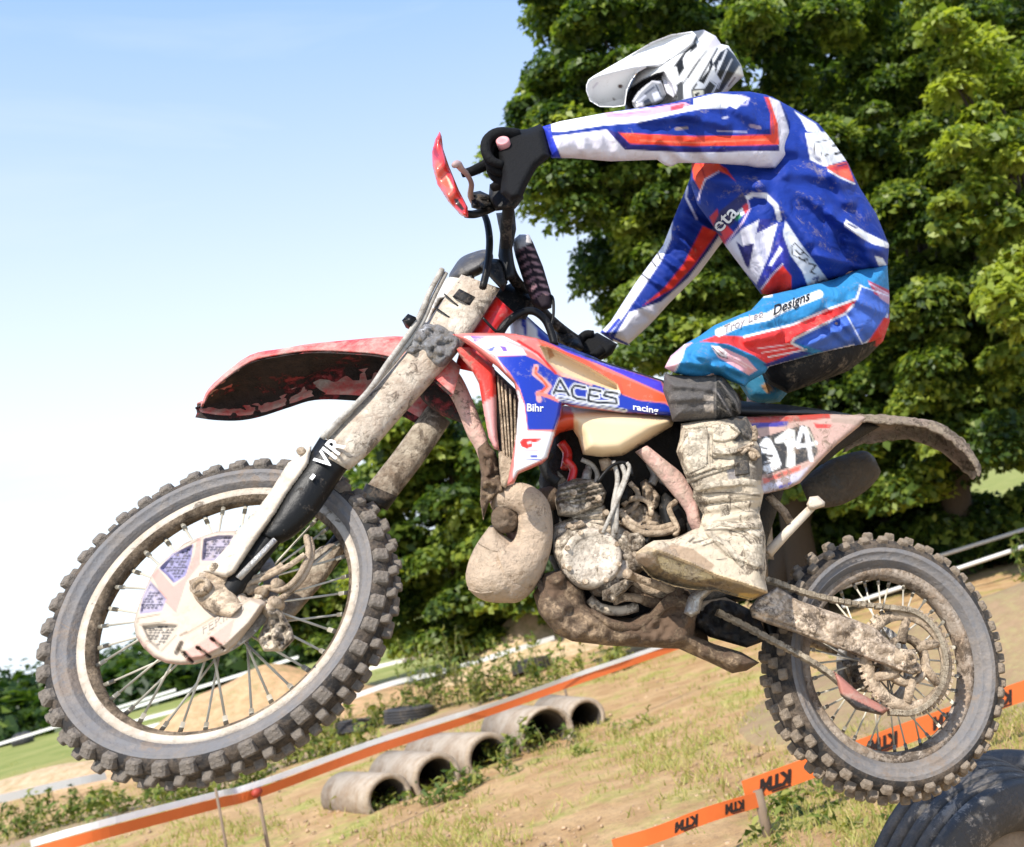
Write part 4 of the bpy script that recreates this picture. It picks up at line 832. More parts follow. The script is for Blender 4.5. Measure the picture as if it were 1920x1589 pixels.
LB = [('p', [(871, 631), (943, 630), (975, 646), (988, 667), (929, 667), (906, 654)], (.78, .74, .78)), ('p', [(882, 631), (913, 632), (890, 643)], VIO), ('p', [(908, 657), (930, 648), (924, 660)], BLUE), ('p', [(936, 648), (948, 650), (952, 659), (944, 660)], VIO),
      ('p', [(929, 669), (985, 667), (1006, 676), (1027, 691), (1050, 706), (1120, 722), (1165, 737), (1180, 775), (1054, 757), (1050, 783), (1040, 806), (990, 806), (985, 760), (975, 730), (956, 699)], BLUE),
      ('p', [(1006, 636), (1064, 655), (1130, 694), (1196, 720), (1247, 742), (1250, 754), (1196, 750), (1165, 738), (1130, 712), (1064, 676), (1020, 655)], ORR),
      ('p', [(1020, 638), (1064, 653), (1117, 675), (1240, 716), (1246, 738), (1196, 716), (1130, 686), (1064, 661)], (.06, .04, .5)),
      ('p', [(1165, 740), (1196, 751), (1247, 757), (1270, 775), (1270, 782), (1173, 773), (1150, 765)], BLUE),
      ('p', [(1011, 648), (1038, 655), (1104, 688), (1157, 720), (1163, 737), (1109, 720), (1054, 706), (1027, 683)], CREAM), ('p', [(1024, 648), (1034, 655), (1040, 668), (1030, 674)], (.45, .22, .1)),
      ('l', [(950, 640), (1000, 660), (1050, 700), (1109, 722)], 5, (.70, .36, .34)), ('l', [(972, 640), (1010, 664), (1042, 700)], 5, RED),
      ('p', [(970, 752), (982, 756), (989, 808), (1040, 810), (1026, 858), (972, 884), (962, 900), (966, 850)], (.78, .75, .76)),
      ('l', [(970, 735), (978, 760), (985, 806)], 6, (.7, .66, .68)),
      ('p', [(974, 829), (980, 823), (992, 822), (1017, 822), (1008, 829), (998, 830), (998, 838), (988, 842), (978, 838)], RED), ('l', [(990, 831), (995, 830)], 4, WHITE), ('l', [(984, 846), (1008, 846)], 2.5, (.6, .3, .3)),
      ('l', [(984, 861), (1014, 863)], 2, BLUE), ('l', [(996, 856), (1006, 856)], 4, BLUE),
      ('l', [(1005, 688), (1002, 701), (1019, 714), (1030, 725), (1022, 736), (1009, 738), (1011, 750)], 10, (.70, .33, .32)), ('l', [(1005, 690), (1004, 700), (1019, 714), (1026, 725), (1018, 733), (1008, 740)], 5, ORR),
      ('l', [(1009, 738), (1030, 744), (1046, 751)], 7, (.72, .2, .15)),
      ('l', [(930, 668), (950, 700)], 2, (.5, .5, .6)),
      ('l', [(1044, 746), (1174, 770)], 5, WHITE), ('l', [(1046, 746), (1172, 769)], 2, BLACK), ('l', [(1048, 752), (1172, 774)], 1.8, (.7, .7, .75)), ('l', [(1044, 741), (1120, 756)], 3, (.7, .7, .75))]
for P_, w_ in (([(1038, 738), (1050, 713), (1067, 742)], 0), ([(1043, 733), (1060, 735)], 0), ([(1097, 727), (1078, 723), (1072, 730), (1074, 743), (1082, 748), (1098, 750)], 0), ([(1126, 734), (1106, 730), (1103, 752), (1125, 756)], 0), ([(1104, 741), (1121, 744)], 0), ([(1158, 738), (1136, 735), (1132, 742), (1155, 748), (1156, 757), (1128, 755)], 0)):
    LB.append(('l', P_, 10, WHITE))
for P_, w_ in (([(1038, 738), (1050, 713), (1067, 742)], 0), ([(1043, 733), (1060, 735)], 0), ([(1097, 727), (1078, 723), (1072, 730), (1074, 743), (1082, 748), (1098, 750)], 0), ([(1126, 734), (1106, 730), (1103, 752), (1125, 756)], 0), ([(1104, 741), (1121, 744)], 0), ([(1158, 738), (1136, 735), (1132, 742), (1155, 748), (1156, 757), (1128, 755)], 0)):
    LB.append(('l', P_, 4.6, BLACK))
shroud = part('radiator_shroud', inflate(SHR, shr_y, .028, .02, 9, 2.4, base=(.66, .17, .14), layers=LB, mod=shr_mod), M_pt, bike, label='blue and red shroud with sponsor lettering')
def sy(u, v): return shr_y(u, v)+.0295
lettering('lettering', [decal('Bihr', (987, 771), (19, .5), (-3, -20), sy, BK, .02, .15), decal('racing', (1186, 768), (20, 3.2), (-4, -17), sy, BK, .02, .2)], M_wl, shroud)
# right-hand shroud seen behind the neck
part('radiator_shroud', inflate([(955, 596), (985, 590), (1040, 640), (1110, 668), (1180, 700), (1160, 712), (1040, 690), (960, 650)], -.10, .03, .06, 14, 5, base=BLUE, layers=[('p', [(955, 600), (975, 598), (985, 630), (960, 636)], (.6, .62, .75)), ('p', [(985, 594), (1005, 615), (1012, 640), (988, 632)], WHITE)]), M_pt, bike, label='blue and white far-side shroud')
part('seat', inflate([(1095, 668), (1150, 684), (1240, 712), (1330, 742), (1400, 753), (1480, 760), (1580, 774), (1600, 784), (1480, 786), (1380, 786), (1260, 770), (1150, 720)], 0, .11, .11, 16, 4.5, smooth=70)[:2], M_seat, bike, label='long black seat')

# ---- rear bodywork
side = inflate([(1360, 782), (1414, 782), (1483, 779), (1540, 776), (1608, 779), (1628, 782), (1610, 801), (1566, 837), (1543, 860), (1500, 906), (1478, 917), (1428, 928), (1400, 900), (1370, 840)], lambda u, v: .115-.0002*(u-1400), .02, .02, 8, 2.6, base=(.56, .36, .30), layers=[
   ('p', [(1360, 778), (1560, 774), (1560, 784), (1480, 792), (1414, 794), (1360, 796)], (.42, .05, .03)), ('p', [(1400, 795), (1478, 790), (1476, 799), (1415, 803)], (.05, .04, .30)), ('p', [(1526, 794), (1560, 797), (1556, 803), (1530, 803)], (.6, .06, .05)), ('p', [(1555, 777), (1628, 779), (1612, 798), (1560, 792)], (.42, .30, .24)),
   ('p', [(1380, 830), (1441, 817), (1505, 797), (1518, 802), (1527, 823), (1534, 848), (1526, 860), (1490, 874), (1440, 890), (1410, 892)], (.035, .034, .034)),
   ('p', [(1422, 836), (1436, 818), (1445, 824), (1456, 845), (1465, 870), (1462, 878), (1438, 888), (1430, 880), (1432, 868), (1444, 862), (1436, 856), (1438, 850), (1426, 852)], (.82, .82, .82)),
   ('l', [(1420, 853), (1447, 855)], 5, (.03, .03, .03)), ('l', [(1424, 838), (1438, 842)], 3, (.03, .03, .03)), ('l', [(1430, 872), (1444, 868)], 4, (.03, .03, .03)), ('p', [(1452, 824), (1478, 804), (1490, 806), (1492, 872), (1482, 878), (1474, 876), (1476, 840), (1470, 830), (1454, 832)], (.76, .74, .68)),
   ('l', [(1504, 803), (1494, 837)], 8, (.80, .80, .80)), ('l', [(1494, 838), (1530, 831)], 8, (.80, .80, .80)), ('l', [(1511, 804), (1521, 862)], 9, (.80, .80, .80)), ('l', [(1512, 800), (1522, 818), (1530, 838)], 3, (.5, .46, .36)),
   ('p', [(1430, 898), (1502, 873), (1499, 882), (1432, 908)], (.66, .14, .10)), ('l', [(1458, 893), (1466, 890)], 4, (.12, .03, .03)), ('l', [(1442, 896), (1446, 894)], 5, (.12, .03, .03)), ('p', [(1430, 910), (1500, 884), (1520, 872), (1500, 900), (1478, 914), (1430, 926)], (.55, .52, .60)), ('l', [(1462, 914), (1482, 906)], 5, (.06, .06, .4))])
part('side_panel', side, M_ptm, bike, label='muddy side panel with white number 374 on black')
rf = fender([(1570, 800), (1610, 792), (1661, 795), (1717, 800), (1760, 813), (1800, 843), (1826, 872), (1835, 893)], [(1565, 790), (1607, 780), (1661, 781), (1717, 787), (1762, 797), (1806, 828), (1832, 864), (1838, 886)], [(1580, 850), (1610, 835), (1647, 830), (1689, 824), (1731, 832), (1774, 855), (1802, 880), (1824, 899)], BK, .085, .06, -.085, np.array([0, 0, 1.0]), .01, 44)
no = np.random.default_rng(5).normal(0, .0016, rf[0].shape); rf = (rf[0]+no, rf[1])
ro = part('fender', rf, M_rfend, bike, label='rear fender coated in dry brown mud', fix=False); solid(ro, .006, 0)
part('fender', inflate([(1480, 790), (1610, 782), (1650, 800), (1580, 842), (1545, 870), (1500, 880)], -.02, .07, .09, 20, 6)[:2], mat('dark_inner_fender', (.02, .017, .015), .8, mud=.3, mudcol=(.08, .06, .04), bump=.3), bike, label='black inner fender')  # inner fender with an even near-black base and brown mud
part('muffler', limb([(1500, 905, 1520, 955, -.14, .05), (1545, 868, 1575, 948, -.14, .055), (1591, 851, 1618, 925, -.14, .055), (1622, 846, 1644, 900, -.14, .05), (1640, 858, 1652, 884, -.14, .03)], m=16), M_sil2, bike)
part('subframe_tube', tube([BK.at(u, v, .06) for u, v in ((1440, 930), (1470, 960), (1482, 980))], .011, 8), M_dry, bike)
part('side_stand', join(tube([BK.at(1440, 1038, .13), BK.at(1470, 1005, .14), BK.at(1522, 952, .15)], [.013, .012, .010], 10), inflate([(1512, 946), (1518, 932), (1534, 930), (1547, 942), (1546, 950), (1528, 956), (1516, 956)], .15, .022, .022, 6, 3)[:2]), M_guard, bike, label='pale folded side stand')

def surf0(poly, y0, T, k, eps=.0):
    P = np.asarray(poly, float)
    return lambda u, v: y0+T*(1-(1-np.clip(np.maximum(sdist(u, v, P), 0)/k, 0, 1))**2)**.5+eps
# ---- engine and exhaust
part('airbox_shade_core', inflate([(1040, 790), (1070, 772), (1250, 782), (1420, 782), (1470, 920), (1440, 1010), (1420, 1120), (1300, 1150), (1200, 1175), (1110, 1150), (1060, 1110), (1030, 1050), (1010, 900)], -.03, .06, .06, 30, 8)[:2], mat('recess_shade_black', (.012, .011, .011), .7, mud=.2, mudcol=(.06, .045, .03), bump=.3), bike)  # air box grown into a black core; shade between engine parts put into colour
part('crankcase', inflate([(1038, 985), (1070, 970), (1160, 975), (1200, 1010), (1215, 1060), (1180, 1095), (1148, 1120), (1112, 1120), (1092, 1090), (1050, 1070), (1036, 1035)], .07, .06, .2, 20, 4, mod=rough(.03, 34, 5))[:2], M_eng, bike, label='crankcase under a coat of dry clay')
p = BK.at(1110, 1046, .135); part('ignition_cover', ring(p, np.array([.04, 1, -.02]), [(.068, -.03), (.068, .0), (.062, .012), (.052, .013), (.048, .008), (0, .010), (0, -.03)], 40), M_cov, bike, label='round ignition cover')
for k in range(8):
    t = 2*math.pi*k/8+.2; q = p+.060*(math.cos(t)*np.array([1.0, 0, 0])+math.sin(t)*np.array([0, 0, 1.0]))+NR*.012
    part('bolt', ring(q, NR, [(0, .005), (.006, .005), (.006, -.004), (0, -.004)], 6), M_dry, bike, smooth=False)
part('ignition_cover', ring(BK.at(1158, 1062, .12), NR, [(.030, -.03), (.030, .004), (.024, .010), (0, .011), (0, -.03)], 28), M_cov, bike, label='small round cover behind the ignition')
part('engine_mount', inflate([(1062, 985), (1090, 975), (1100, 985), (1072, 998)], .13, .012, .02, 4, 3)[:2], M_dry, bike)
part('engine_mount', inflate([(1128, 1108), (1150, 1096), (1172, 1086), (1190, 1092), (1170, 1112), (1148, 1130), (1130, 1126)], .13, .02, .03, 6, 3, mod=rough(.02, 9, 2))[:2], M_eng, bike)
part('water_hose', tube([BK.at(u, v, .11) for u, v in ((1046, 905), (1028, 890), (1020, 868), (1030, 850))], .013, 10, 16), M_dark, bike)
part('clutch_cable', tube([BK.at(u, v, .15) for u, v in ((1120, 905), (1140, 880), (1160, 868), (1180, 872), (1186, 892))], .004, 6, 18), M_black, bike)
part('reed_block', inflate([(1148, 918), (1172, 906), (1188, 924), (1180, 945), (1156, 948)], .08, .03, .05, 6, 3, mod=rough(.02, 8, 4))[:2], M_dark, bike)
part('cylinder', inflate([(1068, 960), (1135, 945), (1140, 1000), (1072, 1005)], .06, .05, .1, 8, 4, mod=lambda u, v, d: .006*np.sin(v*.45))[:2], M_eng, bike)
hd = inflate([(1047, 910), (1073, 897), (1105, 896), (1127, 905), (1138, 924), (1131, 950), (1080, 972), (1047, 968), (1040, 940)], .06, .07, .1, 12, 2.6, mod=lambda u, v, d: -.013*np.clip(4*np.sin((v+.25*(u-1080))*.62), 0, 1)*(v < 948)+.004*vn(u, v, 7, 2))[:2]
part('cylinder_head', hd, M_eng, bike, label='clay-coated cylinder head with fins')
part('spark_plug', join(cyl(BK.at(1098, 902, .09), BK.at(1102, 884, .08), .011, 12), cyl(BK.at(1102, 890, .085), BK.at(1104, 874, .08), .008, 12)), M_silv, bike)
for P_, r_, y_ in (([(1150, 865), (1158, 900), (1150, 950), (1150, 1010)], .006, .14), ([(1165, 870), (1172, 895), (1158, 935), (1155, 1000)], .006, .145), ([(1175, 868), (1180, 880), (1166, 920), (1148, 960), (1130, 1000)], .005, .15), ([(1160, 958), (1190, 985), (1230, 992), (1262, 985)], .009, .12), ([(1165, 975), (1200, 998), (1240, 1000), (1268, 992)], .008, .13), ([(1268, 940), (1255, 955), (1270, 990), (1265, 1005)], .007, .13), ([(1168, 948), (1178, 938), (1200, 935), (1218, 945), (1222, 968)], .007, .10), ([(1180, 1080), (1205, 1100), (1240, 1112), (1262, 1108)], .012, .10)):
    part('engine_hose', tube([BK.at(u, v, y_) for u, v in P_], r_, 8, 16), M_hose if r_ < .007 else M_dry, bike)
part('carburettor', join(inflate([(1200, 905), (1212, 898), (1224, 912), (1238, 930), (1236, 950), (1220, 962), (1206, 940)], .06, .04, .04, 7, 3, mod=rough(.03, 8, 6))[:2], inflate([(1160, 955), (1185, 940), (1222, 950), (1250, 975), (1240, 1000), (1200, 1002), (1170, 990)], .05, .04, .04, 10, 4, mod=rough(.03, 10, 7))[:2], inflate([(1122, 862), (1140, 858), (1152, 868), (1148, 882), (1128, 884)], .10, .03, .03, 6, 3)[:2]), M_dry, bike, label='dusty carburettor fittings')
part('intake_boot', inflate([(1245, 920), (1275, 930), (1292, 960), (1290, 1000), (1262, 1005), (1240, 990), (1232, 950)], .06, .05, .05, 16, 5)[:2], M_dark, bike)
part('gear_lever', tube([BK.at(u, v, y) for u, v, y in ((1260, 1105, .12), (1225, 1095, .14), (1190, 1082, .15), (1175, 1076, .17))], [.014, .01, .009, .012], 8, 12), M_dry, bike)
for P_, r_, y_, m_ in (([(1060, 862), (1075, 880), (1070, 905)], .010, .08, M_redf), ([(1052, 830), (1064, 850), (1060, 880)], .012, .06, M_redf), ([(1090, 862), (1110, 872), (1120, 890), (1116, 912)], .006, .09, M_hose), ([(1180, 905), (1196, 925), (1190, 950), (1170, 965)], .007, .09, M_dry), ([(1225, 880), (1240, 900), (1262, 915)], .008, .07, M_silv), ([(1218, 868), (1228, 890), (1222, 908)], .011, .08, M_silv), ([(1255, 940), (1285, 970), (1300, 1010)], .009, .09, M_dark), ([(1195, 1015), (1225, 1030), (1250, 1022)], .010, .10, M_eng), ([(1028, 960), (1034, 1000), (1030, 1040)], .012, .05, M_dark), ([(1185, 1100), (1210, 1125), (1240, 1130), (1275, 1110)], .014, .09, M_brown), ([(1105, 1122), (1125, 1140), (1160, 1146), (1195, 1138)], .012, .09, M_eng), ([(1150, 1128), (1175, 1120), (1205, 1124)], .010, .11, M_dry), ([(1250, 1020), (1275, 1030), (1290, 1018)], .010, .11, M_dry), ([(1200, 985), (1215, 1000), (1210, 1020)], .008, .12, M_dark)):
    part('engine_hose', tube([BK.at(u, v, y_) for u, v in P_], r_, 8, 14), m_, bike)
for u, v in ((1066, 986), (1136, 962), (1076, 925), (1122, 935), (1190, 1040), (1180, 1075), (1086, 1090), (1060, 1062)):
    q = BK.at(u, v, .135); part('bolt', ring(q, NR, [(0, .006), (.007, .006), (.007, -.01), (0, -.01)], 6), M_dry, bike, smooth=False)
part('clutch_slave', inflate([(1178, 1000), (1200, 996), (1212, 1012), (1206, 1034), (1184, 1038), (1172, 1020)], .12, .02, .03, 7, 3, mod=rough(.012, 8, 5))[:2], M_eng, bike)
# expansion chamber
part('exhaust_pipe', tube([BK.at(u, v, y) for u, v, y in ((1035, 935, .02), (985, 950, .06), (950, 972, .09))], [.030, .031, .036], 20, 20), mat('brown_crust', (.17, .115, .075), .85, mud=.4, mudcol=(.30, .22, .15), mscale=25, bump=.5), bike, label='brown crusted exhaust elbow')
M_crust = mat('brown_crust', (.15, .10, .06), .85, mud=.4, mudcol=(.30, .22, .15), mscale=25, bump=.5)
part('exhaust_joint', inflate([(947+27*math.cos(t), 972+29*math.sin(t)) for t in np.linspace(0, 6.283, 25)[:-1]], .105, .032, .05, 26, 3, mod=rough(.012, 10, 3))[:2], M_crust, bike, label='dark muddy ball of the exhaust joint')
part('exhaust_pipe', tube([BK.at(u, v, y) for u, v, y in ((938, 950, .08), (950, 938, .11), (966, 932, .125), (986, 938, .13), (1001, 958, .12), (1003, 1000, .11), (992, 1036, .10), (968, 1064, .095), (945, 1074, .09))], [.022, .028, .032, .034, .037, .040, .046, .060, .066], 28, 60), M_pipe, bike, label='clay-coated looping exhaust header')
part('expansion_chamber', inflate([(925, 984), (908, 1000), (890, 1027), (878, 1055), (873, 1082), (878, 1103), (890, 1117), (905, 1126), (923, 1130), (950, 1131), (973, 1129), (1000, 1108), (1020, 1075), (1025, 1045), (1005, 1022), (975, 1018), (950, 1006)], .075, .075, .13, 62, 3, smooth=80, mod=rough(.012, 40, 5))[:2], M_pipe, bike, label='bulging clay-coated expansion chamber')
for Q_ in ([(880, 1105), (905, 1112), (940, 1104), (975, 1086), (1004, 1058)], [(925, 1129), (934, 1112), (962, 1096)], [(898, 1018), (920, 1030), (945, 1036), (968, 1030)]):
    Yc = surf0([(925, 984), (908, 1000), (890, 1027), (878, 1055), (873, 1082), (878, 1103), (890, 1117), (905, 1126), (923, 1130), (950, 1131), (973, 1129), (1000, 1108), (1020, 1075), (1025, 1045), (1005, 1022), (975, 1018), (950, 1006)], .075, .075, 62)
    q_ = crom(np.array(Q_, float), 20); part('weld_seam', tube(BK.at(q_[:, 0], q_[:, 1], Yc(q_[:, 0], q_[:, 1])), .0028, 6), M_pipe, bike)
part('exhaust_pipe', limb([(1000, 1080, 1030, 1160, .05, .06), (1060, 1090, 1080, 1190, .05, .06), (1120, 1150, 1130, 1205, .04, .05), (1220, 1160, 1230, 1212, .0, .05), (1320, 1160, 1330, 1210, -.06, .05)], m=20), M_brown, bike)
sk = inflate([(1000, 1115), (1020, 1075), (1053, 1068), (1092, 1098), (1104, 1138), (1130, 1157), (1177, 1163), (1217, 1147), (1240, 1118), (1262, 1104), (1290, 1106), (1307, 1130), (1307, 1160), (1300, 1192), (1340, 1208), (1390, 1223), (1424, 1243), (1400, 1258), (1373, 1263), (1340, 1247), (1273, 1217), (1140, 1211), (1073, 1203), (1040, 1188), (1010, 1150)], .06, .07, .16, 22, 3, mod=lambda u, v, d: .045*vn(u, v, 44, 8)+.014*vn(u+v*.4, v, 15, 3)+.004*vn(u, v, 5, 5)+.025*np.minimum(0, vn(u+v*.6, v-u*.3, 20, 7)))
part('skid_plate', sk[:2], M_brown, bike, label='skid plate under thick brown clay')
part('frame_tube', limb([(1108, 1140, 1112, 1160, .12, .015), (1150, 1162, 1150, 1182, .125, .015), (1200, 1165, 1205, 1182, .12, .015), (1245, 1120, 1262, 1135, .12, .016), (1270, 1095, 1290, 1112, .12, .016)], m=14), M_brown, bike)
fp = inflate([(1282, 1150), (1290, 1120), (1310, 1100), (1330, 1094), (1352, 1098), (1360, 1108), (1335, 1110), (1318, 1125), (1312, 1150), (1296, 1158)], .15, .03, .03, 7, 3)
part('footpeg', fp[:2], M_silv, bike, label='worn silver footpeg under the boot')
part('linkage', inflate([(1300, 1130), (1360, 1120), (1420, 1150), (1440, 1200), (1400, 1215), (1330, 1195), (1298, 1170)], .02, .05, .06, 14, 4, mod=rough(.05, 22, 11))[:2], mat('black_linkage', (.015, .013, .012), .6, mud=.3, mudcol=(.12, .09, .06), bump=.3), bike)
# ---- swingarm, chain, sprocket
def sa_mod(u, v, d): return -.006*np.clip(1-np.abs((v-1165)-(u-1454)*.365)/3, 0, 1)+.014*vn(u, v, 16, 2)+.008*vn(u, v, 5, 4)
sa = inflate([(1405, 1140), (1421, 1122), (1457, 1100), (1497, 1126), (1540, 1141), (1585, 1155), (1640, 1177), (1673, 1206), (1700, 1226), (1727, 1248), (1726, 1262), (1712, 1266), (1694, 1261), (1640, 1241), (1585, 1221), (1494, 1188), (1439, 1170), (1410, 1158)], .10, .028, .02, 8, 3, mod=sa_mod)
part('swingarm', sa[:2], mat('mud_spattered_alloy', (.60, .47, .345), .6, .0, mud=.38, mudcol=(.40, .28, .18), mscale=20, bump=.3, bscale=90, sharp=.12, spat=.85), bike, label='pale swingarm spattered with mud')
part('swingarm', inflate([(1400, 1160), (1460, 1130), (1560, 1170), (1660, 1230), (1690, 1280), (1640, 1260), (1540, 1220), (1450, 1190)], -.12, .025, .025, 8, 6)[:2], M_dry, bike, label='far arm')
ACX = BK.at(1700, 1238, .095)
sp = [(.126, -.004), (.126, .004), (.098, .005), (.098, -.005)]
spk = part('sprocket', ring(ACX, NR, sp, 72), M_dry, bike)
th = np.arange(49)*2*math.pi/49
tv = [box(ACX+.128*np.array([math.cos(t), 0, math.sin(t)]), np.array([math.cos(t), 0, math.sin(t)]), np.array([-math.sin(t), 0, math.cos(t)]), NR, .006, .005, .003) for t in th]
part('sprocket_teeth', join(*tv), M_dry, spk, smooth=False)
for k in range(6):
    t = 2*math.pi*k/6+.2; d0 = np.array([math.cos(t), 0, math.sin(t)]); t2 = t+.35; d1 = np.array([math.cos(t2), 0, math.sin(t2)])
    part('sprocket_arm', tube([ACX+d0*.045, ACX+d1*.102], [.014, .011], 8), M_dry, spk)
part('sprocket_carrier', ring(ACX, NR, [(.062, -.02), (.062, .006), (.048, .008), (.048, -.02)], 36), M_dry, bike)
part('axle_nut', join(ring(BK.at(1706, 1236, .125), NR, [(.016, -.03), (.016, .012), (.009, .014), (.009, .004), (0, .004), (0, -.03)], 6), box(BK.at(1695, 1232, .12), np.array([1.0, 0, 0]), NR, np.array([0, 0, 1.0]), .03, .006, .018)), M_dry, bike)
cpath = [BK.at(u, v, .105) for u, v in ((1440, 1088), (1457, 1093), (1510, 1112), (1585, 1129), (1680, 1141))]
arc = [ACX+NR*.004+.129*np.array([math.cos(t), 0, math.sin(t)]) for t in np.linspace(math.radians(82), math.radians(-88-180+110), 14)]
arc = [BK.at(u, v, .10) for u, v in ((1715, 1149), (1745, 1172), (1765, 1208), (1772, 1245), (1764, 1285), (1742, 1318), (1710, 1336), (1672, 1336))]
low = [BK.at(u, v, .105) for u, v in ((1575, 1280), (1548, 1258), (1500, 1228), (1450, 1202), (1400, 1175), (1350, 1150))]
def chain(P, n):
    Q = crom(P, n); items = []
    T = np.gradient(Q, axis=0); T /= np.linalg.norm(T, axis=1)[:, None]
    for i in range(n):
        b_ = np.cross(NR, T[i]); b_ /= np.linalg.norm(b_)
        k = 1 if i % 2 else .82
        items.append(box(Q[i], T[i], b_, NR, .0085, .0078*k, .006*k+.002, .8))
    return join(*items)
part('chain', chain(cpath+arc, 84), M_chain, bike, smooth=False, label='dirty drive chain')
part('chain', chain(low, 32), M_chain, bike, smooth=False)
part('chain_guide', inflate([(1562, 1258), (1576, 1268), (1612, 1300), (1668, 1330), (1654, 1342), (1604, 1331), (1576, 1304)], .10, .03, .03, 6, 3, base=(.40, .16, .12), layers=[('p', [(1572, 1300), (1602, 1312), (1660, 1340), (1640, 1346), (1600, 1336)], (.02, .016, .015))]), M_ptm, bike, label='reddish chain guide')
part('brake_disc', ring((0, -.06, 0), NR, [(.11, -.002), (.11, .002), (.085, .002), (.085, -.002)], 40), M_silv, bike)
part('caliper', inflate([(1578, 1240), (1610, 1232), (1640, 1262), (1640, 1300), (1600, 1296)], .0, .03, .05, 8, 4, mod=rough(.035, 12, 9))[:2], M_eng, bike, label='muddy rear brake caliper')
part('mud_flap', inflate([(1424, 1150), (1450, 1140), (1480, 1160), (1500, 1200), (1470, 1215), (1440, 1205)], .0, .03, .04, 10, 5)[:2], M_black, bike)

# ---- front brake guard
DG = [(446, 995), (405, 997), (376, 1007), (347, 1018), (318, 1042), (294, 1061), (281, 1085), (265, 1122), (255, 1151), (251, 1171), (255, 1194), (269, 1215), (288, 1233), (312, 1244), (339, 1247), (366, 1246), (378, 1243), (425, 1225), (444, 1208), (470, 1176), (503, 1132), (489, 1122), (464, 1120), (445, 1105), (450, 1040)]
wins = [[(382, 1010), (410, 1004), (440, 1004), (436, 1015), (428, 1040), (400, 1052), (378, 1052)], [(298, 1066), (325, 1038), (363, 1020), (358, 1050), (348, 1080), (326, 1094), (312, 1078)], [(261, 1152), (268, 1118), (282, 1090), (296, 1105), (312, 1124), (304, 1146)], [(266, 1174), (300, 1170), (335, 1172), (330, 1186), (300, 1222), (280, 1204)]]
def dg_mod(u, v, d):
    r = np.zeros(u.shape)
    for w in wins: r -= .010*np.clip(sdist(u, v, w)/4, 0, 1)
    for a_, b_ in (((345, 1224), (362, 1242)), ((370, 1214), (394, 1232)), ((397, 1198), (420, 1217))): r -= .012*(seg_dist(u, v, np.array([a_, b_], float), False)[0] < 3)
    r += .012*np.clip(sdist(u, v, [(330, 1214), (352, 1186), (470, 1120), (498, 1132), (470, 1172), (425, 1215), (380, 1236), (350, 1240)])/6, 0, 1)
    return r
dl = []
for i, w in enumerate(wins):
    w = np.array(w, float); dl.append(('p', w, [(.30, .26, .33), (.22, .20, .34), (.32, .28, .36), (.46, .39, .31)][i]))
    g = np.random.default_rng(i); lo, hi = w.min(0), w.max(0)
    for a_ in np.arange(lo[0], hi[0], 7.0):
        for j, b_ in enumerate(np.arange(lo[1], hi[1], 5.6)):
            x = a_+(3.5 if j % 2 else 0)+g.normal(0, .5); y = b_+g.normal(0, .4)
            if sdist(np.array([x]), np.array([y]), w)[0] > 3.2+g.random()*3 and g.random() < .85: dl.append(('l', [(x-1.2, y+.5), (x+1.2, y-.5)], 4.0, (.014, .012, .04) if i < 3 else (.03, .025, .02)))
dl += [('l', [(345, 1224), (362, 1242)], 4, (.05, .03, .02)), ('l', [(370, 1214), (394, 1232)], 4, (.05, .03, .02)), ('l', [(397, 1198), (420, 1217)], 4, (.05, .03, .02)), ('l', [(331, 1224), (340, 1206)], 9, (.06, .04, .02)), ('l', [(350, 1188), (420, 1146)], 3, (.35, .25, .17)), ('l', [(338, 1192), (350, 1186)], 4, (.2, .14, .09)),
       ('l', [(302, 1222), (330, 1192)], 2, (.2, .16, .1)), ('l', [(259, 1160), (300, 1152)], 2.4, (.2, .16, .1)), ('l', [(262, 1172), (310, 1166)], 2.4, (.2, .16, .1))]
base_pk = [('p', [(370, 1010), (378, 1012), (374, 1060), (350, 1090), (330, 1150), (310, 1130), (285, 1080), (296, 1066), (325, 1100), (348, 1082), (364, 1040)], (.46, .245, .20)), ('p', [(345, 1222), (400, 1190), (440, 1160), (430, 1200), (380, 1236), (350, 1242)], (.47, .27, .215)), ('l', [(256, 1196), (290, 1234), (330, 1246), (370, 1246)], 5, (.55, .34, .28))]
dgo = part('brake_disc_guard', inflate(DG, .085, .022, .02, 9, 2.4, base=(.47, .38, .295), layers=base_pk+dl, mod=dg_mod, plane=SF), mat('dusty_guard_plastic', None, .6, mud=.10, mudcol=(.62, .52, .40), mscale=12, bump=.1, var=.1, spat=.3, spatcol=(.26, .18, .12)), bike, label='pale perforated guard over the front brake disc')
lettering('lettering', [decal('FERING', (378, 1190), (24, -14), (-8, -20), .1205, SF, -.012, .2)], M_gl, dgo)
part('brake_disc', ring(F_AXLE+NF*.055, NF, [(.13, -.002), (.13, .002), (.10, .002), (.10, -.002)], 48), M_silv, bike)
part('caliper', inflate([(455, 1115), (480, 1100), (500, 1112), (520, 1130), (548, 1180), (552, 1200), (530, 1222), (495, 1222), (482, 1200), (500, 1160), (480, 1135)], .055, .03, .04, 10, 3.5, plane=SF, mod=rough(.035, 14, 10))[:2], M_eng, bike, label='dirt-coated front brake caliper')
for P_, r_, y_ in (([(455, 1088), (490, 1080), (520, 1066), (530, 1058)], .006, .10), ([(420, 1118), (445, 1112), (460, 1098), (500, 1082), (540, 1062), (572, 1040)], .006, .10), ([(465, 1112), (500, 1102), (530, 1106), (560, 1080), (578, 1040), (574, 1005)], .006, .09), ([(512, 1134), (545, 1108), (570, 1080), (584, 1040), (580, 1010)], .007, .08), ([(452, 1107), (470, 1104), (500, 1112)], .010, .09)):
    part('brake_line', tube([SF.at(u, v, y_) for u, v in P_], r_, 8, 18), M_dry, bike)
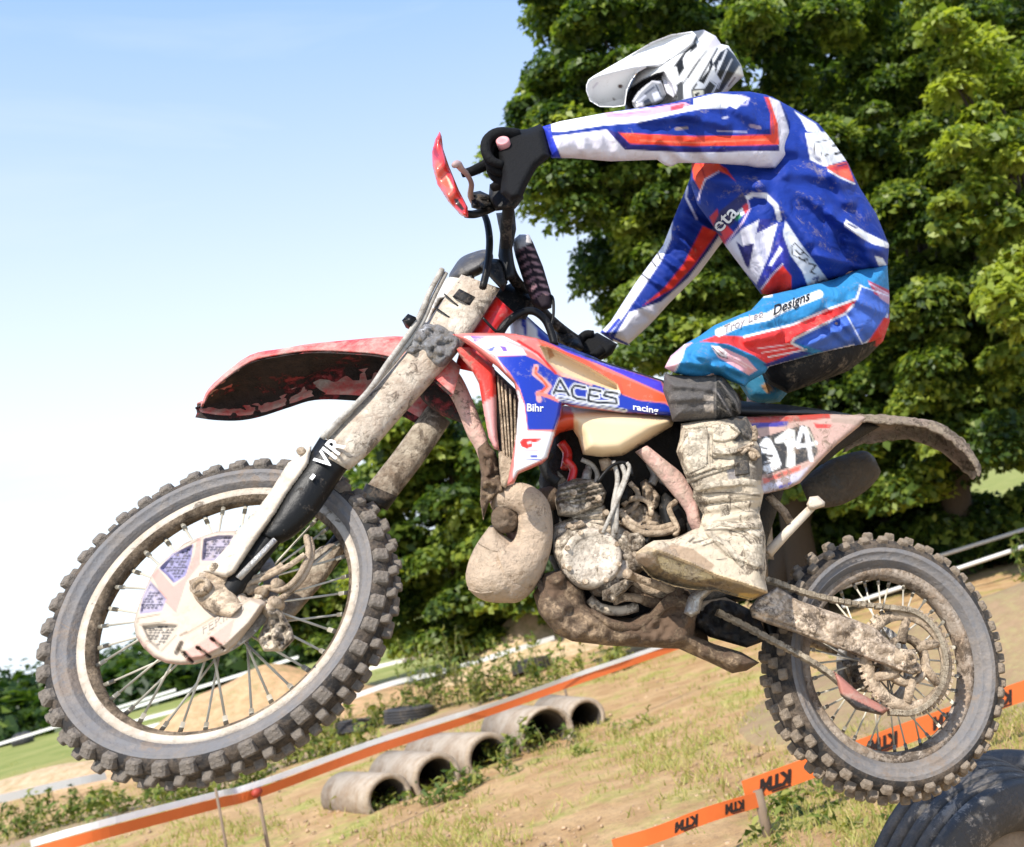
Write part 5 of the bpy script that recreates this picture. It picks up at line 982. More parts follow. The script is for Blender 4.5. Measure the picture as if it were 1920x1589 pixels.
for u, v, r_ in ((453, 1122, .010), (515, 1130, .013), (506, 1142, .010), (520, 1096, .012)):
    q = SF.at(u, v, .09); part('bolt', ring(q, NF, [(0, .012), (r_*.8, .01), (r_, 0), (r_, -.02), (0, -.02)], 10), M_dry, bike)
# ================================================================== the rider
CY1, CY2 = (.035, .30, .56), (.05, .10, .42)
JBL = (.005, .027, .225)
M_jer = mat('jersey_cloth', None, .72, mud=.05, mudcol=(.42, .34, .26), mscale=14, bump=.16, bscale=60, wrinkle=9, var=.06, spec=.25, fleck=.12)
M_trs = mat('riding_trousers_cloth', None, .72, mud=.07, mudcol=(.36, .28, .2), mscale=15, bump=.18, bscale=70, wrinkle=11, var=.08, spec=.25, fleck=.1)
M_glv = mat('black_glove', (.006, .006, .0065), .75, bump=.25, bscale=120, spec=.16)
M_hel = mat('helmet_shell', None, .45, mud=.03, mudcol=(.5, .42, .33), mscale=20, bump=.02, coat=.03, spec=.16, var=.03)
M_gog = mat('goggle_lens', None, .12, bump=.02, coat=.6, var=.1)
M_boot = mat('mud_caked_boot', None, .75, mud=.17, mudcol=(.54, .455, .35), mscale=14, bump=.45, bscale=70, dust=.05, mud2=(.40, .32, .24), spat=.55)
M_knee = mat('scuffed_knee_panel', None, .8, mud=.25, mudcol=(.34, .30, .26), mscale=22, bump=.35, bscale=60, fleck=.5)
M_skin = mat('skin', (.45, .28, .21), .5, bump=.1)
po = BK.at(1560, 640, 0.0); po = np.asarray(po); PM = BIKE_M @ Matrix.Translation(Vector(po))
J = {k: BK.at(*v) for k, v in dict(pel=(1590, 590, 0), sp=(1555, 440, 0), ch=(1470, 285, 0), nk=(1385, 215, 0), hd=(1300, 150, 0), ls=(1425, 240, .15), le=(1245, 250, .25), lw=(1035, 266, .30), rs=(1380, 300, -.15), re=(1290, 470, -.26), rw=(1150, 625, -.30), lh=(1585, 600, .09), lk=(1315, 675, .2), la=(1375, 985, .19), lt=(1240, 1040, .22), rh=(1585, 610, -.09), rk=(1420, 705, -.2), ra=(1400, 960, -.19), rt=(1290, 1040, -.21)).items()}
names = list(J); rad = dict(pel=.11, sp=.10, ch=.11, nk=.05, hd=.085, ls=.05, le=.036, lw=.027, rs=.05, re=.036, rw=.027, lh=.07, lk=.05, la=.035, lt=.03, rh=.07, rk=.05, ra=.035, rt=.03)
E_ = [('pel', 'sp'), ('sp', 'ch'), ('ch', 'nk'), ('nk', 'hd'), ('ch', 'ls'), ('ls', 'le'), ('le', 'lw'), ('ch', 'rs'), ('rs', 're'), ('re', 'rw'), ('pel', 'lh'), ('lh', 'lk'), ('lk', 'la'), ('la', 'lt'), ('pel', 'rh'), ('rh', 'rk'), ('rk', 'ra'), ('ra', 'rt')]
me = bpy.data.meshes.new('body'); me.from_pydata([(J[k]-po).tolist() for k in names], [(names.index(a), names.index(b)) for a, b in E_], [])
tmp = bpy.data.objects.new('tmp', me); COL.objects.link(tmp); sk_ = tmp.modifiers.new('s', 'SKIN'); ss = tmp.modifiers.new('u', 'SUBSURF'); ss.levels = 1; ss.render_levels = 1
for i, k in enumerate(names): me.skin_vertices[0].data[i].radius = (rad[k]*.6, rad[k]*.6)
me.skin_vertices[0].data[0].use_root = True
bm_ = bpy.data.meshes.new_from_object(tmp.evaluated_get(bpy.context.evaluated_depsgraph_get())); bpy.data.objects.remove(tmp)
bm_.materials.clear(); bm_.materials.append(M_skin); bm_.polygons.foreach_set('use_smooth', np.ones(len(bm_.polygons), bool))
person = link('person', bm_); person.matrix_world = PM; OFF['person'] = po
tag(person, 'motocross rider in blue, white and red jersey crouching over the flying motorcycle', 'person')

def surf(poly, y0, T, k, mod=None, smooth=0, eps=.003):
    P = np.asarray(poly, float); P = crom(P, smooth, True) if smooth else P
    def f(u, v):
        d = np.maximum(sdist(u, v, P), 0); y = y0(u, v) if callable(y0) else y0
        h = T*(1-(1-np.clip(d/k, 0, 1))**2)**.5
        return y+h+(mod(u, v, d)*np.clip(d/4, 0, 1) if mod else 0)+eps
    return f
def folds(items):
    """soft ridges of cloth: (u0, v0, u1, v1, width, height)"""
    def f(u, v, d):
        r = np.zeros(u.shape)
        for a, b, c, e_, w, h in items:
            q, bu, bv = seg_dist(u, v, np.array([[a, b], [c, e_]], float), False); r += 1.75*h*np.exp(-(q/w)**2)-.9*h*np.exp(-((q-1.9*w)/w)**2)
        return r+.009*vn(u*.55+v*.35, v*.6-u*.25, 22, 6)+.0025*vn(u+v*.5, v-u*.3, 9, 2)
    return f
# ---- jersey
TOR = [(1297, 309), (1293, 340), (1308, 385), (1334, 420), (1359, 460), (1402, 518), (1427, 552), (1482, 556), (1519, 546), (1556, 534), (1612, 516), (1664, 502), (1667, 460), (1643, 401), (1612, 352), (1590, 306), (1562, 266), (1535, 232), (1488, 204), (1448, 182), (1405, 173), (1370, 176), (1330, 200), (1300, 250)]
tfold = folds([(1300, 330, 1420, 350, 14, .012), (1470, 330, 1600, 440, 16, .016), (1440, 345, 1560, 500, 20, .016), (1560, 400, 1650, 470, 9, .012), (1585, 450, 1660, 480, 7, .010), (1590, 470, 1655, 492, 7, .009), (1480, 320, 1590, 340, 12, .010), (1460, 440, 1480, 540, 12, .010), (1400, 420, 1440, 540, 12, .010), (1500, 240, 1560, 320, 10, .008), (1520, 250, 1590, 380, 10, .008), (1590, 410, 1640, 500, 9, .010), (1530, 480, 1620, 500, 8, .009)])
torL = [('p', [(1488, 208), (1529, 232), (1543, 252), (1513, 247), (1501, 223)], WHITE), ('p', [(1510, 250), (1550, 248), (1588, 300), (1546, 313), (1519, 300)], WHITE), ('l', [(1528, 268), (1556, 262)], 1.6, BLACK), ('l', [(1528, 268), (1526, 290)], 1.6, BLACK), ('l', [(1540, 286), (1538, 300)], 1.6, BLACK), ('l', [(1562, 274), (1570, 272)], 4, BLACK), ('l', [(1566, 289), (1578, 286)], 5, BLACK), ('l', [(1548, 292), (1552, 290)], 3, BLACK),
  ('p', [(1550, 312), (1588, 303), (1602, 342), (1572, 330), (1552, 318)], (.70, .10, .05)), ('p', [(1552, 317), (1588, 304), (1592, 316), (1566, 320)], (.55, .03, .04)), ('l', [(1553, 320), (1575, 333), (1602, 345)], 3, WHITE), ('l', [(1570, 312), (1586, 308)], 3, NAVY),
  ('p', [(1296, 306), (1348, 306), (1378, 340), (1370, 330), (1347, 321), (1321, 336), (1314, 360), (1300, 335)], (.72, .075, .03)), ('l', [(1313, 306), (1322, 334)], 3, (.4, .03, .02)), ('l', [(1348, 322), (1322, 337), (1313, 360), (1309, 375)], 2.6, (.7, .6, .7)), ('p', [(1347, 309), (1362, 316), (1380, 342), (1365, 328)], (.5, .03, .02)),
  ('p', [(1330, 408), (1345, 392), (1358, 440), (1362, 460), (1350, 452)], (.45, .03, .05)),
  ('l', [(1393, 376), (1411, 365), (1436, 367), (1455, 386), (1461, 411)], 9, WHITE),
  ('p', [(1334, 430), (1350, 396), (1392, 362), (1404, 380), (1392, 400), (1352, 444)], (.03, .03, .10)), ('p', [(1352, 436), (1362, 422), (1376, 436), (1360, 452)], (.62, .05, .06)), ('p', [(1376, 404), (1386, 396), (1392, 406), (1380, 416)], (.03, .17, .08)), ('p', [(1384, 396), (1392, 390), (1398, 400), (1390, 406)], WHITE), ('p', [(1392, 388), (1402, 380), (1406, 392), (1396, 402)], (.62, .05, .06)), ('l', [(1360, 460), (1392, 418), (1406, 392), (1402, 376)], 3, (.6, .45, .6)),
  ('p', [(1359, 463), (1393, 429), (1424, 412), (1418, 438), (1458, 419), (1442, 479), (1418, 534), (1396, 509)], (.64, .62, .69)), ('p', [(1380, 453), (1392, 462), (1414, 456), (1404, 505), (1398, 498)], (.02, .02, .13)), ('p', [(1424, 412), (1418, 438), (1440, 428), (1446, 410)], (.02, .025, .20)), ('p', [(1461, 460), (1468, 466), (1444, 502), (1438, 500)], (.72, .72, .80)),
  ('p', [(1462, 430), (1478, 470), (1482, 515), (1442, 540), (1418, 534), (1445, 482)], (.022, .028, .26)), ('p', [(1462, 462), (1468, 468), (1446, 500), (1441, 498)], (.72, .72, .80)),
  ('p', [(1473, 414), (1500, 455), (1530, 495), (1557, 532), (1519, 548), (1504, 509), (1482, 479), (1468, 440)], (.62, .65, .71)), ('l', [(1484, 464), (1490, 456), (1516, 482), (1512, 492), (1486, 478), (1484, 464)], 1.8, BLACK), ('l', [(1492, 470), (1500, 478), (1506, 474)], 3, BLACK), ('l', [(1498, 482), (1504, 488), (1512, 486)], 3, BLACK), ('l', [(1516, 494), (1530, 498), (1520, 510), (1528, 514)], 3, BLACK), ('l', [(1524, 524), (1534, 520), (1530, 532)], 3.4, (.05, .08, .25)), ('l', [(1536, 530), (1546, 526)], 4, (.05, .08, .25)),
  ('p', [(1427, 543), (1450, 515), (1467, 497), (1484, 518), (1484, 553), (1430, 556)], (.66, .03, .02)), ('l', [(1427, 543), (1450, 513), (1468, 495)], 2.4, (.65, .6, .7)),
  ('p', [(1586, 412), (1624, 436), (1668, 457), (1666, 466), (1636, 458), (1618, 448), (1582, 424)], (.75, .75, .78)), ('l', [(1590, 420), (1606, 428)], 4, (.1, .1, .16)), ('p', [(1640, 480), (1655, 484), (1664, 500), (1648, 500)], (.6, .62, .66))]
torso = inflate(TOR, 0.0, .165, .165, 95, 2.6, base=JBL, layers=torL, mod=tfold, smooth=0)
ARM = [(1016, 238), (1050, 228), (1134, 212), (1200, 202), (1254, 194), (1327, 176), (1366, 172), (1405, 172), (1437, 178), (1462, 190), (1476, 215), (1481, 249), (1476, 290), (1453, 316), (1420, 315), (1400, 311), (1330, 306), (1272, 306), (1258, 313), (1246, 310), (1232, 300), (1145, 303), (1072, 297), (1034, 297), (1026, 280)]
def arm_y(u, v): return np.interp(u, [1016, 1240, 1400, 1480], [.315, .27, .17, .12])
LAV = (.66, .60, .70)
armL = [('p', [(1020, 240), (1032, 229), (1134, 212), (1218, 202), (1284, 200), (1349, 187), (1384, 186), (1362, 203), (1320, 204), (1276, 212), (1200, 230), (1130, 236), (1060, 247), (1033, 247)], WHITE), ('p', [(1134, 212), (1170, 211), (1218, 203), (1284, 192), (1292, 196), (1276, 206), (1218, 218), (1138, 223)], (.70, .33, .44)), ('l', [(1140, 217), (1220, 209)], 2, (.5, .2, .35)), ('p', [(1258, 200), (1284, 194), (1280, 204), (1258, 208)], (.58, .05, .08)),
  ('p', [(1300, 186), (1340, 176), (1382, 178), (1402, 186), (1380, 205), (1352, 190), (1300, 198)], WHITE), ('l', [(1388, 180), (1404, 185), (1400, 196), (1388, 196)], 4, (.45, .42, .66)),
  ('p', [(1035, 256), (1138, 243), (1156, 262), (1170, 278), (1300, 284), (1459, 282), (1457, 234), (1440, 182), (1462, 190), (1482, 249), (1476, 290), (1453, 318), (1400, 313), (1258, 316), (1232, 303), (1145, 305), (1054, 300), (1046, 280)], (.62, .585, .64)),  # under-arm white tinted lavender, its shade put into the print colour
  ('p', [(1138, 243), (1160, 250), (1180, 272), (1300, 280), (1462, 273), (1461, 283), (1300, 287), (1172, 281), (1156, 264)], (.014, .012, .12)),
  ('p', [(1160, 249), (1236, 253), (1300, 256), (1446, 253), (1444, 212), (1433, 182), (1442, 184), (1459, 234), (1461, 272), (1300, 275), (1181, 270)], (.70, .055, .022)), ('l', [(1200, 264), (1300, 268), (1440, 262)], 3, (.74, .16, .08)), ('l', [(1436, 186), (1448, 214), (1450, 250)], 3, (.38, .05, .10)),
  ('p', [(1016, 238), (1033, 229), (1034, 250), (1052, 300), (1034, 300)], (.02, .04, .46)), ('l', [(1268, 242), (1288, 240)], 6, (.22, .17, .17)), ('l', [(1356, 222), (1364, 220)], 4, (.4, .4, .5)), ('l', [(1345, 246), (1400, 248)], 3, (.26, .26, .40)), ('l', [(1408, 236), (1424, 240)], 7, (.25, .2, .3))]
afold = folds([(1200, 225, 1300, 215, 9, .008), (1240, 260, 1290, 310, 9, .008), (1300, 262, 1330, 300, 9, .006), (1380, 200, 1440, 240, 12, .007), (1280, 214, 1360, 235, 9, .007), (1150, 225, 1160, 300, 9, .004), (1090, 235, 1100, 300, 8, .004)])
sleeve = inflate(ARM, arm_y, .062, .062, 48, 2.4, base=JBL, layers=armL, mod=afold)
RAR = [(1300, 318), (1288, 350), (1269, 395), (1243, 461), (1192, 530), (1145, 603), (1125, 624), (1148, 640), (1176, 648), (1218, 610), (1254, 570), (1309, 515), (1349, 461), (1375, 430), (1380, 380), (1350, 320)]
def rar_y(u, v): return np.interp(v, [318, 460, 640], [-.13, -.24, -.29])
rarL = [('p', [(1262, 400), (1243, 461), (1192, 530), (1145, 603), (1125, 624), (1142, 630), (1168, 596), (1206, 540), (1240, 490), (1258, 450)], (.74, .74, .80)), ('l', [(1232, 470), (1238, 486)], 3, BLACK), ('l', [(1204, 515), (1216, 524)], 3, BLACK), ('l', [(1222, 490), (1230, 500)], 3, BLACK),
  ('p', [(1318, 424), (1345, 436), (1303, 496), (1262, 541), (1205, 574), (1245, 541), (1282, 495)], (.66, .035, .02)), ('l', [(1345, 440), (1306, 500), (1264, 546), (1205, 578)], 3, (.012, .012, .09)),
  ('p', [(1350, 440), (1360, 470), (1309, 520), (1254, 575), (1176, 650), (1148, 640), (1180, 586), (1240, 566), (1290, 522), (1330, 470)], (.72, .70, .76)), ('l', [(1288, 350), (1286, 370), (1306, 410)], 4, (.7, .68, .8)), ('l', [(1128, 622), (1150, 634), (1176, 646)], 5, BLUE), ('l', [(1140, 624), (1160, 600)], 7, BLUE)]
rfold = folds([(1265, 440, 1300, 470, 6, .007), (1240, 480, 1280, 510, 6, .007), (1215, 520, 1255, 545, 6, .006), (1285, 400, 1330, 430, 7, .007), (1180, 560, 1225, 590, 7, .005)])
rsleeve = inflate(RAR, rar_y, .062, .062, 40, 2.6, base=JBL, layers=rarL, mod=rfold)
jersey = part('jersey', join(torso, sleeve, rsleeve), M_jer, person, label='long-sleeved blue jersey with white, red and sponsor print')
ts = surf(TOR, 0, .165, 95, tfold, eps=.004)
lettering('lettering', [decal('eta', (1349, 438), (30, -31), (-29, -25), ts, BK, .012)], M_wl, jersey)
# ---- trousers
THI = [(1265, 700), (1246, 690), (1257, 668), (1283, 646), (1312, 630), (1340, 610), (1408, 582), (1432, 556), (1480, 545), (1560, 525), (1610, 505), (1664, 497), (1668, 560), (1666, 600), (1656, 634), (1617, 647), (1539, 662), (1442, 688), (1434, 700), (1405, 716), (1396, 726), (1346, 706), (1300, 708)]
def thi_y(u, v): return np.interp(u, [1246, 1330, 1480, 1660], [.21, .20, .11, .03])
CYA = (.022, .185, .40)
LBL = (.05, .12, .45)
thL = [('p', [(1486, 641), (1500, 628), (1591, 586), (1612, 538), (1668, 552), (1668, 602), (1617, 650), (1551, 662)], LBL), ('p', [(1627, 526), (1668, 545), (1668, 566), (1640, 552)], (.40, .05, .10)), ('p', [(1640, 540), (1668, 556), (1668, 572), (1650, 560)], (.48, .30, .42)), ('l', [(1630, 532), (1666, 552)], 3, (.55, .4, .55)),
  ('p', [(1312, 641), (1346, 628), (1395, 632), (1484, 610), (1565, 578), (1606, 562), (1598, 575), (1580, 589), (1500, 628), (1484, 646), (1505, 654), (1440, 684), (1414, 667), (1367, 646), (1325, 641)], (.62, .035, .035)), ('l', [(1395, 632), (1486, 609), (1559, 578), (1606, 561), (1614, 536)], 4, WHITE), ('l', [(1505, 654), (1484, 644), (1489, 636), (1586, 588), (1600, 572)], 4, WHITE), ('l', [(1586, 588), (1617, 645)], 2.4, (.6, .65, .8)), ('l', [(1612, 536), (1668, 556)], 2, (.6, .65, .8)), ('l', [(1617, 648), (1654, 620), (1664, 590)], 3, (.6, .65, .8)),
  ('p', [(1432, 684), (1500, 658), (1523, 662), (1442, 692)], (.02, .035, .22)), ('l', [(1420, 654), (1480, 646)], 2, (.75, .5, .5)), ('l', [(1428, 662), (1500, 650)], 2, (.75, .5, .5)), ('l', [(1440, 670), (1512, 656)], 2.4, (.7, .65, .7)), ('l', [(1442, 690), (1539, 664), (1601, 648)], 4, (.75, .75, .8)),
  ('p', [(1244, 690), (1257, 668), (1283, 646), (1300, 642), (1286, 652), (1278, 672), (1270, 690), (1262, 702)], (.66, .38, .42)), ('l', [(1283, 646), (1280, 668), (1268, 692), (1262, 702)], 2.4, WHITE), ('l', [(1250, 682), (1276, 660)], 1.6, (.75, .6, .62)), ('l', [(1250, 692), (1272, 676)], 1.6, (.75, .6, .62)),
  ('p', [(1335, 652), (1360, 654), (1400, 672), (1420, 694), (1404, 704), (1370, 684), (1346, 670)], (.66, .34, .38)), ('p', [(1333, 648), (1350, 650), (1364, 662), (1362, 672), (1344, 666)], (.75, .68, .68)), ('l', [(1336, 652), (1350, 668), (1364, 672)], 2, BLACK), ('l', [(1345, 655), (1356, 664)], 2, (.3, .1, .1)), ('l', [(1364, 668), (1400, 690)], 1.6, (.75, .6, .62)), ('l', [(1374, 668), (1412, 692)], 1.6, (.75, .6, .62)),
  ('l', [(1348, 624), (1392, 604), (1440, 594), (1470, 578), (1536, 552)], 15, (.72, .74, .76)), ('l', [(1348, 624), (1392, 604), (1440, 594), (1470, 578), (1536, 552)], 12, (.70, .66, .62)), ('p', [(1658, 596), (1668, 598), (1666, 634), (1640, 648), (1622, 650)], (.55, .03, .03)), ('l', [(1432, 556), (1446, 554)], 6, (.6, .55, .55))]
thf = folds([(1480, 640, 1560, 600, 8, .008), (1510, 650, 1590, 610, 8, .008), (1540, 600, 1590, 640, 7, .008), (1560, 580, 1610, 640, 7, .008), (1400, 640, 1500, 620, 8, .006), (1290, 680, 1350, 690, 6, .008), (1310, 668, 1390, 700, 7, .009), (1340, 690, 1390, 720, 6, .008), (1600, 560, 1660, 590, 8, .006), (1350, 640, 1440, 680, 6, .006), (1430, 580, 1460, 620, 7, .005)])
thigh = inflate(THI, thi_y, .085, .085, 50, 2.4, base=CYA, layers=thL, mod=thf)
PEL = [(1430, 560), (1500, 540), (1600, 505), (1664, 496), (1668, 560), (1668, 604), (1656, 640), (1628, 668), (1591, 696), (1512, 725), (1476, 738), (1440, 720), (1420, 690), (1425, 620)]
pelv = inflate(PEL, -.035, .12, .13, 60, 4, base=(.010, .010, .011), layers=[('p', [(1420, 540), (1610, 500), (1670, 490), (1670, 560), (1440, 600)], CYA), ('p', [(1650, 600), (1670, 590), (1670, 640), (1640, 650)], (.5, .03, .03))])
RLG = [(1350, 690), (1380, 676), (1440, 680), (1480, 700), (1478, 736), (1462, 754), (1430, 758), (1405, 750), (1385, 720)]
rleg = inflate(RLG, -.16, .07, .07, 30, 4, base=(.03, .17, .28), layers=[('p', [(1425, 722), (1440, 718), (1452, 730), (1440, 740)], (.30, .16, .07))])  # far leg dimmer than the near cyan; its shade is in the colour
trousers = part('trousers', join(thigh, pelv, rleg), M_trs, person, label='cyan riding trousers with red band, blue hip and black seat')
hs_ = surf(THI, thi_y, .085, 50, thf, eps=.004)
lettering('lettering', [decal('Designs', (1449, 592), (22, -9.5), (-5, -24), hs_, BK, .012, .35)], M_bl, trousers)
lettering('lettering', [decal('Troy Lee', (1356, 625), (20, -8.6), (-5, -18), hs_, BK, .008, .35)], mat('faded_print', (.30, .26, .26), .6, bump=0), trousers)
# ---- knee guard and boots
part('knee_guard', inflate([(1246, 701), (1262, 704), (1342, 702), (1356, 706), (1382, 738), (1390, 756), (1389, 776), (1376, 785), (1333, 790), (1261, 791), (1254, 763), (1243, 733)], .20, .07, .07, 34, 2.6, base=(.085, .076, .070), layers=[('p', [(1342, 700), (1360, 704), (1392, 750), (1392, 790), (1340, 790)], (.012, .012, .012)), ('l', [(1341, 702), (1341, 788)], 2.2, (.20, .18, .16)), ('p', [(1320, 742), (1338, 738), (1338, 752), (1318, 752)], (.42, .35, .28)), ('p', [(1320, 760), (1338, 758), (1338, 774), (1322, 772)], (.42, .35, .28)), ('l', [(1350, 716), (1378, 752), (1386, 776)], 2, (.16, .14, .12)), ('l', [(1345, 736), (1372, 780)], 1.6, (.25, .22, .2)), ('l', [(1345, 762), (1362, 772)], 1.6, (.4, .36, .3))], mod=folds([(1262, 720, 1330, 730, 6, .004), (1256, 750, 1320, 745, 7, .004), (1350, 715, 1385, 770, 5, .006), (1345, 735, 1370, 785, 5, .006)])), M_knee, person, label='dark scuffed knee guard above the boot')
BOOT = [(1277, 795), (1303, 789), (1333, 784), (1374, 779), (1400, 782), (1411, 800), (1414, 821), (1427, 842), (1430, 880), (1427, 909), (1432, 925), (1424, 962), (1435, 1005), (1437, 1064), (1435, 1088), (1440, 1112), (1409, 1126), (1376, 1118), (1344, 1108), (1294, 1106), (1262, 1100), (1221, 1085), (1196, 1057), (1191, 1047), (1193, 1036), (1213, 1021), (1226, 1014), (1258, 1012), (1278, 1004), (1298, 994), (1311, 990), (1318, 965), (1299, 933), (1300, 918), (1284, 891), (1268, 847), (1275, 821)]
WELT = np.array([(1189, 1036), (1215, 1030), (1240, 1034), (1294, 1056), (1344, 1079), (1393, 1094), (1442, 1112)], float)
def boot_mod(u, v, d):
    q, bu, bv = seg_dist(u, v, WELT, False); wv = np.interp(u, WELT[:, 0], WELT[:, 1]); low = v > wv
    r = np.where(low, -.0011*np.clip(v-wv, 0, 60), .006*np.exp(-(q/3.5)**2))
    r -= .022*np.exp(-((v-960)/45)**2)*np.clip((v-900)/30, 0, 1)*(1-low)
    for (P_, w, h) in BL: r += h*(seg_dist(u, v, np.array(P_, float), False)[0] < w)
    r += .0035*np.sin(v*.30+u*.05)*np.exp(-((v-975)/45)**2)
    return r
BL = [([(1286, 800), (1366, 790), (1386, 805), (1376, 822)], 5, .006), ([(1284, 895), (1330, 876), (1380, 868)], 5, .008), ([(1297, 915), (1380, 905)], 7, .005), ([(1338, 850), (1400, 840)], 7, .008), ([(1375, 800), (1412, 826)], 3, .006), ([(1325, 988), (1425, 985)], 6, .005), ([(1330, 1000), (1370, 1040), (1420, 1060)], 5, .005), ([(1320, 940), (1424, 930)], 5, .005)]
SEAM = (.035, .025, .017)
bl = [('p', [(1330, 784), (1374, 779), (1402, 782), (1416, 822), (1390, 832), (1372, 826), (1386, 812), (1376, 796), (1340, 788)], (.03, .029, .027)), ('p', [(1384, 830), (1430, 838), (1432, 900), (1400, 905), (1378, 868)], (.16, .135, .105)), ('p', [(1376, 862), (1402, 862), (1404, 892), (1380, 890)], (.45, .39, .31)), ('p', [(1362, 880), (1384, 878), (1386, 900), (1366, 902)], (.26, .235, .23))]
bl += [('l', P_, w, SEAM) for P_, w in (([(1284, 893), (1300, 884), (1324, 876), (1328, 868)], 1.8), ([(1330, 815), (1331, 876)], 1.6), ([(1335, 812), (1337, 870)], 1.6), ([(1290, 900), (1340, 884), (1376, 872)], 2), ([(1292, 906), (1350, 886), (1384, 874)], 1.4), ([(1335, 835), (1370, 848), (1388, 846)], 1.8), ([(1338, 860), (1370, 862)], 1.6), ([(1280, 830), (1310, 822), (1330, 824)], 1.6), ([(1292, 848), (1304, 856)], 1.6), ([(1362, 800), (1374, 812)], 2.4), ([(1355, 806), (1362, 815)], 2.2), ([(1340, 806), (1346, 818), (1352, 812)], 1.8), ([(1320, 926), (1360, 924), (1425, 930)], 2.6), ([(1370, 928), (1368, 960)], 2), ([(1320, 946), (1356, 940), (1366, 944)], 1.4), ([(1374, 948), (1400, 960), (1420, 958)], 1.6), ([(1352, 980), (1380, 980), (1400, 992), (1432, 1006)], 2.4), ([(1322, 995), (1360, 992), (1392, 1002), (1412, 1024)], 2.2), ([(1300, 1018), (1322, 1014), (1345, 1012), (1352, 1018)], 3.4), ([(1293, 1016), (1300, 1010)], 4), ([(1344, 1050), (1362, 1048)], 2), ([(1366, 1036), (1392, 1064)], 2), ([(1385, 1056), (1395, 1054)], 4), ([(1360, 1018), (1376, 1050), (1394, 1068)], 2), ([(1404, 1066), (1432, 1070)], 1.8), ([(1300, 905), (1306, 925), (1320, 965)], 2), ([(1388, 845), (1404, 836), (1420, 846)], 2), ([(1392, 856), (1410, 850), (1422, 860), (1412, 872)], 2.6), ([(1382, 868), (1400, 866)], 1.6), ([(1382, 876), (1402, 874)], 1.6), ([(1382, 884), (1402, 882)], 1.6), ([(1388, 862), (1390, 890)], 1.4), ([(1396, 862), (1398, 890)], 1.4), ([(1380, 900), (1394, 906), (1404, 902)], 2))]
bl += [('l', [(1318+4*i, 910+(i % 3)*4), (1320+4*i, 911+(i % 3)*4)], 3, SEAM) for i in range(0, 10, 3)]+[('l', [(1394, 858), (1396, 846), (1408, 838)], 2, (.5, .45, .37)), ('l', [(1400, 868), (1414, 876)], 3, (.5, .44, .36))]
bl += [('p', [(1189, 1034), (1215, 1030), (1240, 1034), (1294, 1056), (1344, 1079), (1393, 1094), (1444, 1112), (1442, 1128), (1380, 1122), (1300, 1110), (1240, 1098), (1190, 1066)], (.20, .135, .06)), ('p', [(1190, 1044), (1205, 1037), (1228, 1044), (1230, 1055), (1212, 1064), (1196, 1058)], (.36, .25, .16)), ('p', [(1232, 1042), (1260, 1050), (1300, 1064), (1344, 1084), (1300, 1090), (1262, 1080), (1240, 1066)], (.50, .40, .22)), ('l', [(1262, 1056), (1256, 1074)], 2, (.3, .22, .1)), ('l', [(1276, 1060), (1270, 1080)], 2, (.3, .22, .1)), ('l', [(1292, 1066), (1286, 1084)], 2, (.3, .22, .1)),
       ('l', WELT.tolist(), 7, (.62, .46, .27)), ('p', [(1386, 1112), (1426, 1114), (1406, 1125), (1382, 1122)], (.48, .30, .08)), ('p', [(1236, 1032), (1262, 1020), (1300, 1030), (1340, 1060), (1330, 1072), (1290, 1052)], (.36, .25, .16))]
boot = part('boot', inflate(BOOT, lambda u, v: np.interp(v, [780, 1110], [.20, .23]), .055, .055, 26, 2.2, base=(.55, .455, .33), layers=bl, mod=boot_mod), M_boot, person, label='tall riding boot caked in cream mud, sole tilted to view')
bs = surf(BOOT, lambda u, v: np.interp(v, [780, 1110], [.20, .23]), .055, 26, boot_mod, eps=0)
def plate(name, poly, T, lab=None, mt=None, k=4):
    part(name, inflate(poly, lambda u, v: bs(u, v)-.003, T, .004, k, 2)[:2], mt or M_plate, boot, label=lab)
M_plate = mat('dusty_boot_plate', (.58, .49, .365), .6, mud=.28, mudcol=(.40, .31, .21), mscale=22, bump=.25, spat=.45)
M_plated = mat('dark_boot_plate', (.05, .045, .04), .6, mud=.35, mudcol=(.42, .34, .25), mscale=25, bump=.25)
plate('shin_plate', [(1284, 806), (1300, 800), (1326, 798), (1329, 812), (1328, 868), (1322, 876), (1292, 890), (1282, 872), (1278, 836)], .007, 'pale shin plate of the boot')
plate('cuff_plate', [(1334, 798), (1360, 793), (1382, 800), (1390, 812), (1378, 824), (1356, 830), (1336, 828)], .008)
plate('boot_strap', [(1334, 834), (1360, 836), (1392, 846), (1390, 856), (1358, 854), (1336, 852)], .008)
plate('boot_strap', [(1286, 898), (1330, 882), (1372, 868), (1376, 878), (1332, 892), (1290, 908)], .007)
plate('boot_strap', [(1300, 914), (1340, 900), (1396, 896), (1420, 900), (1420, 914), (1396, 912), (1340, 916), (1304, 926)], .006)
plate('boot_strap', [(1322, 984), (1352, 976), (1386, 980), (1428, 1000), (1426, 1012), (1384, 992), (1350, 988), (1322, 996)], .006)
plate('boot_strap', [(1312, 1016), (1346, 1004), (1366, 1016), (1398, 1060), (1388, 1066), (1358, 1026), (1344, 1016), (1316, 1026)], .006)
plate('buckle', [(1376, 862), (1404, 860), (1406, 890), (1378, 894)], .010, None, M_plated)
plate('buckle', [(1392, 838), (1410, 832), (1420, 842), (1410, 852), (1396, 852)], .010, None, M_plated)
plate('heel_panel', [(1392, 1020), (1430, 1020), (1434, 1064), (1414, 1070), (1398, 1050)], .006)
plate('ankle_panel', [(1346, 948), (1366, 944), (1370, 966), (1350, 972)], .005)
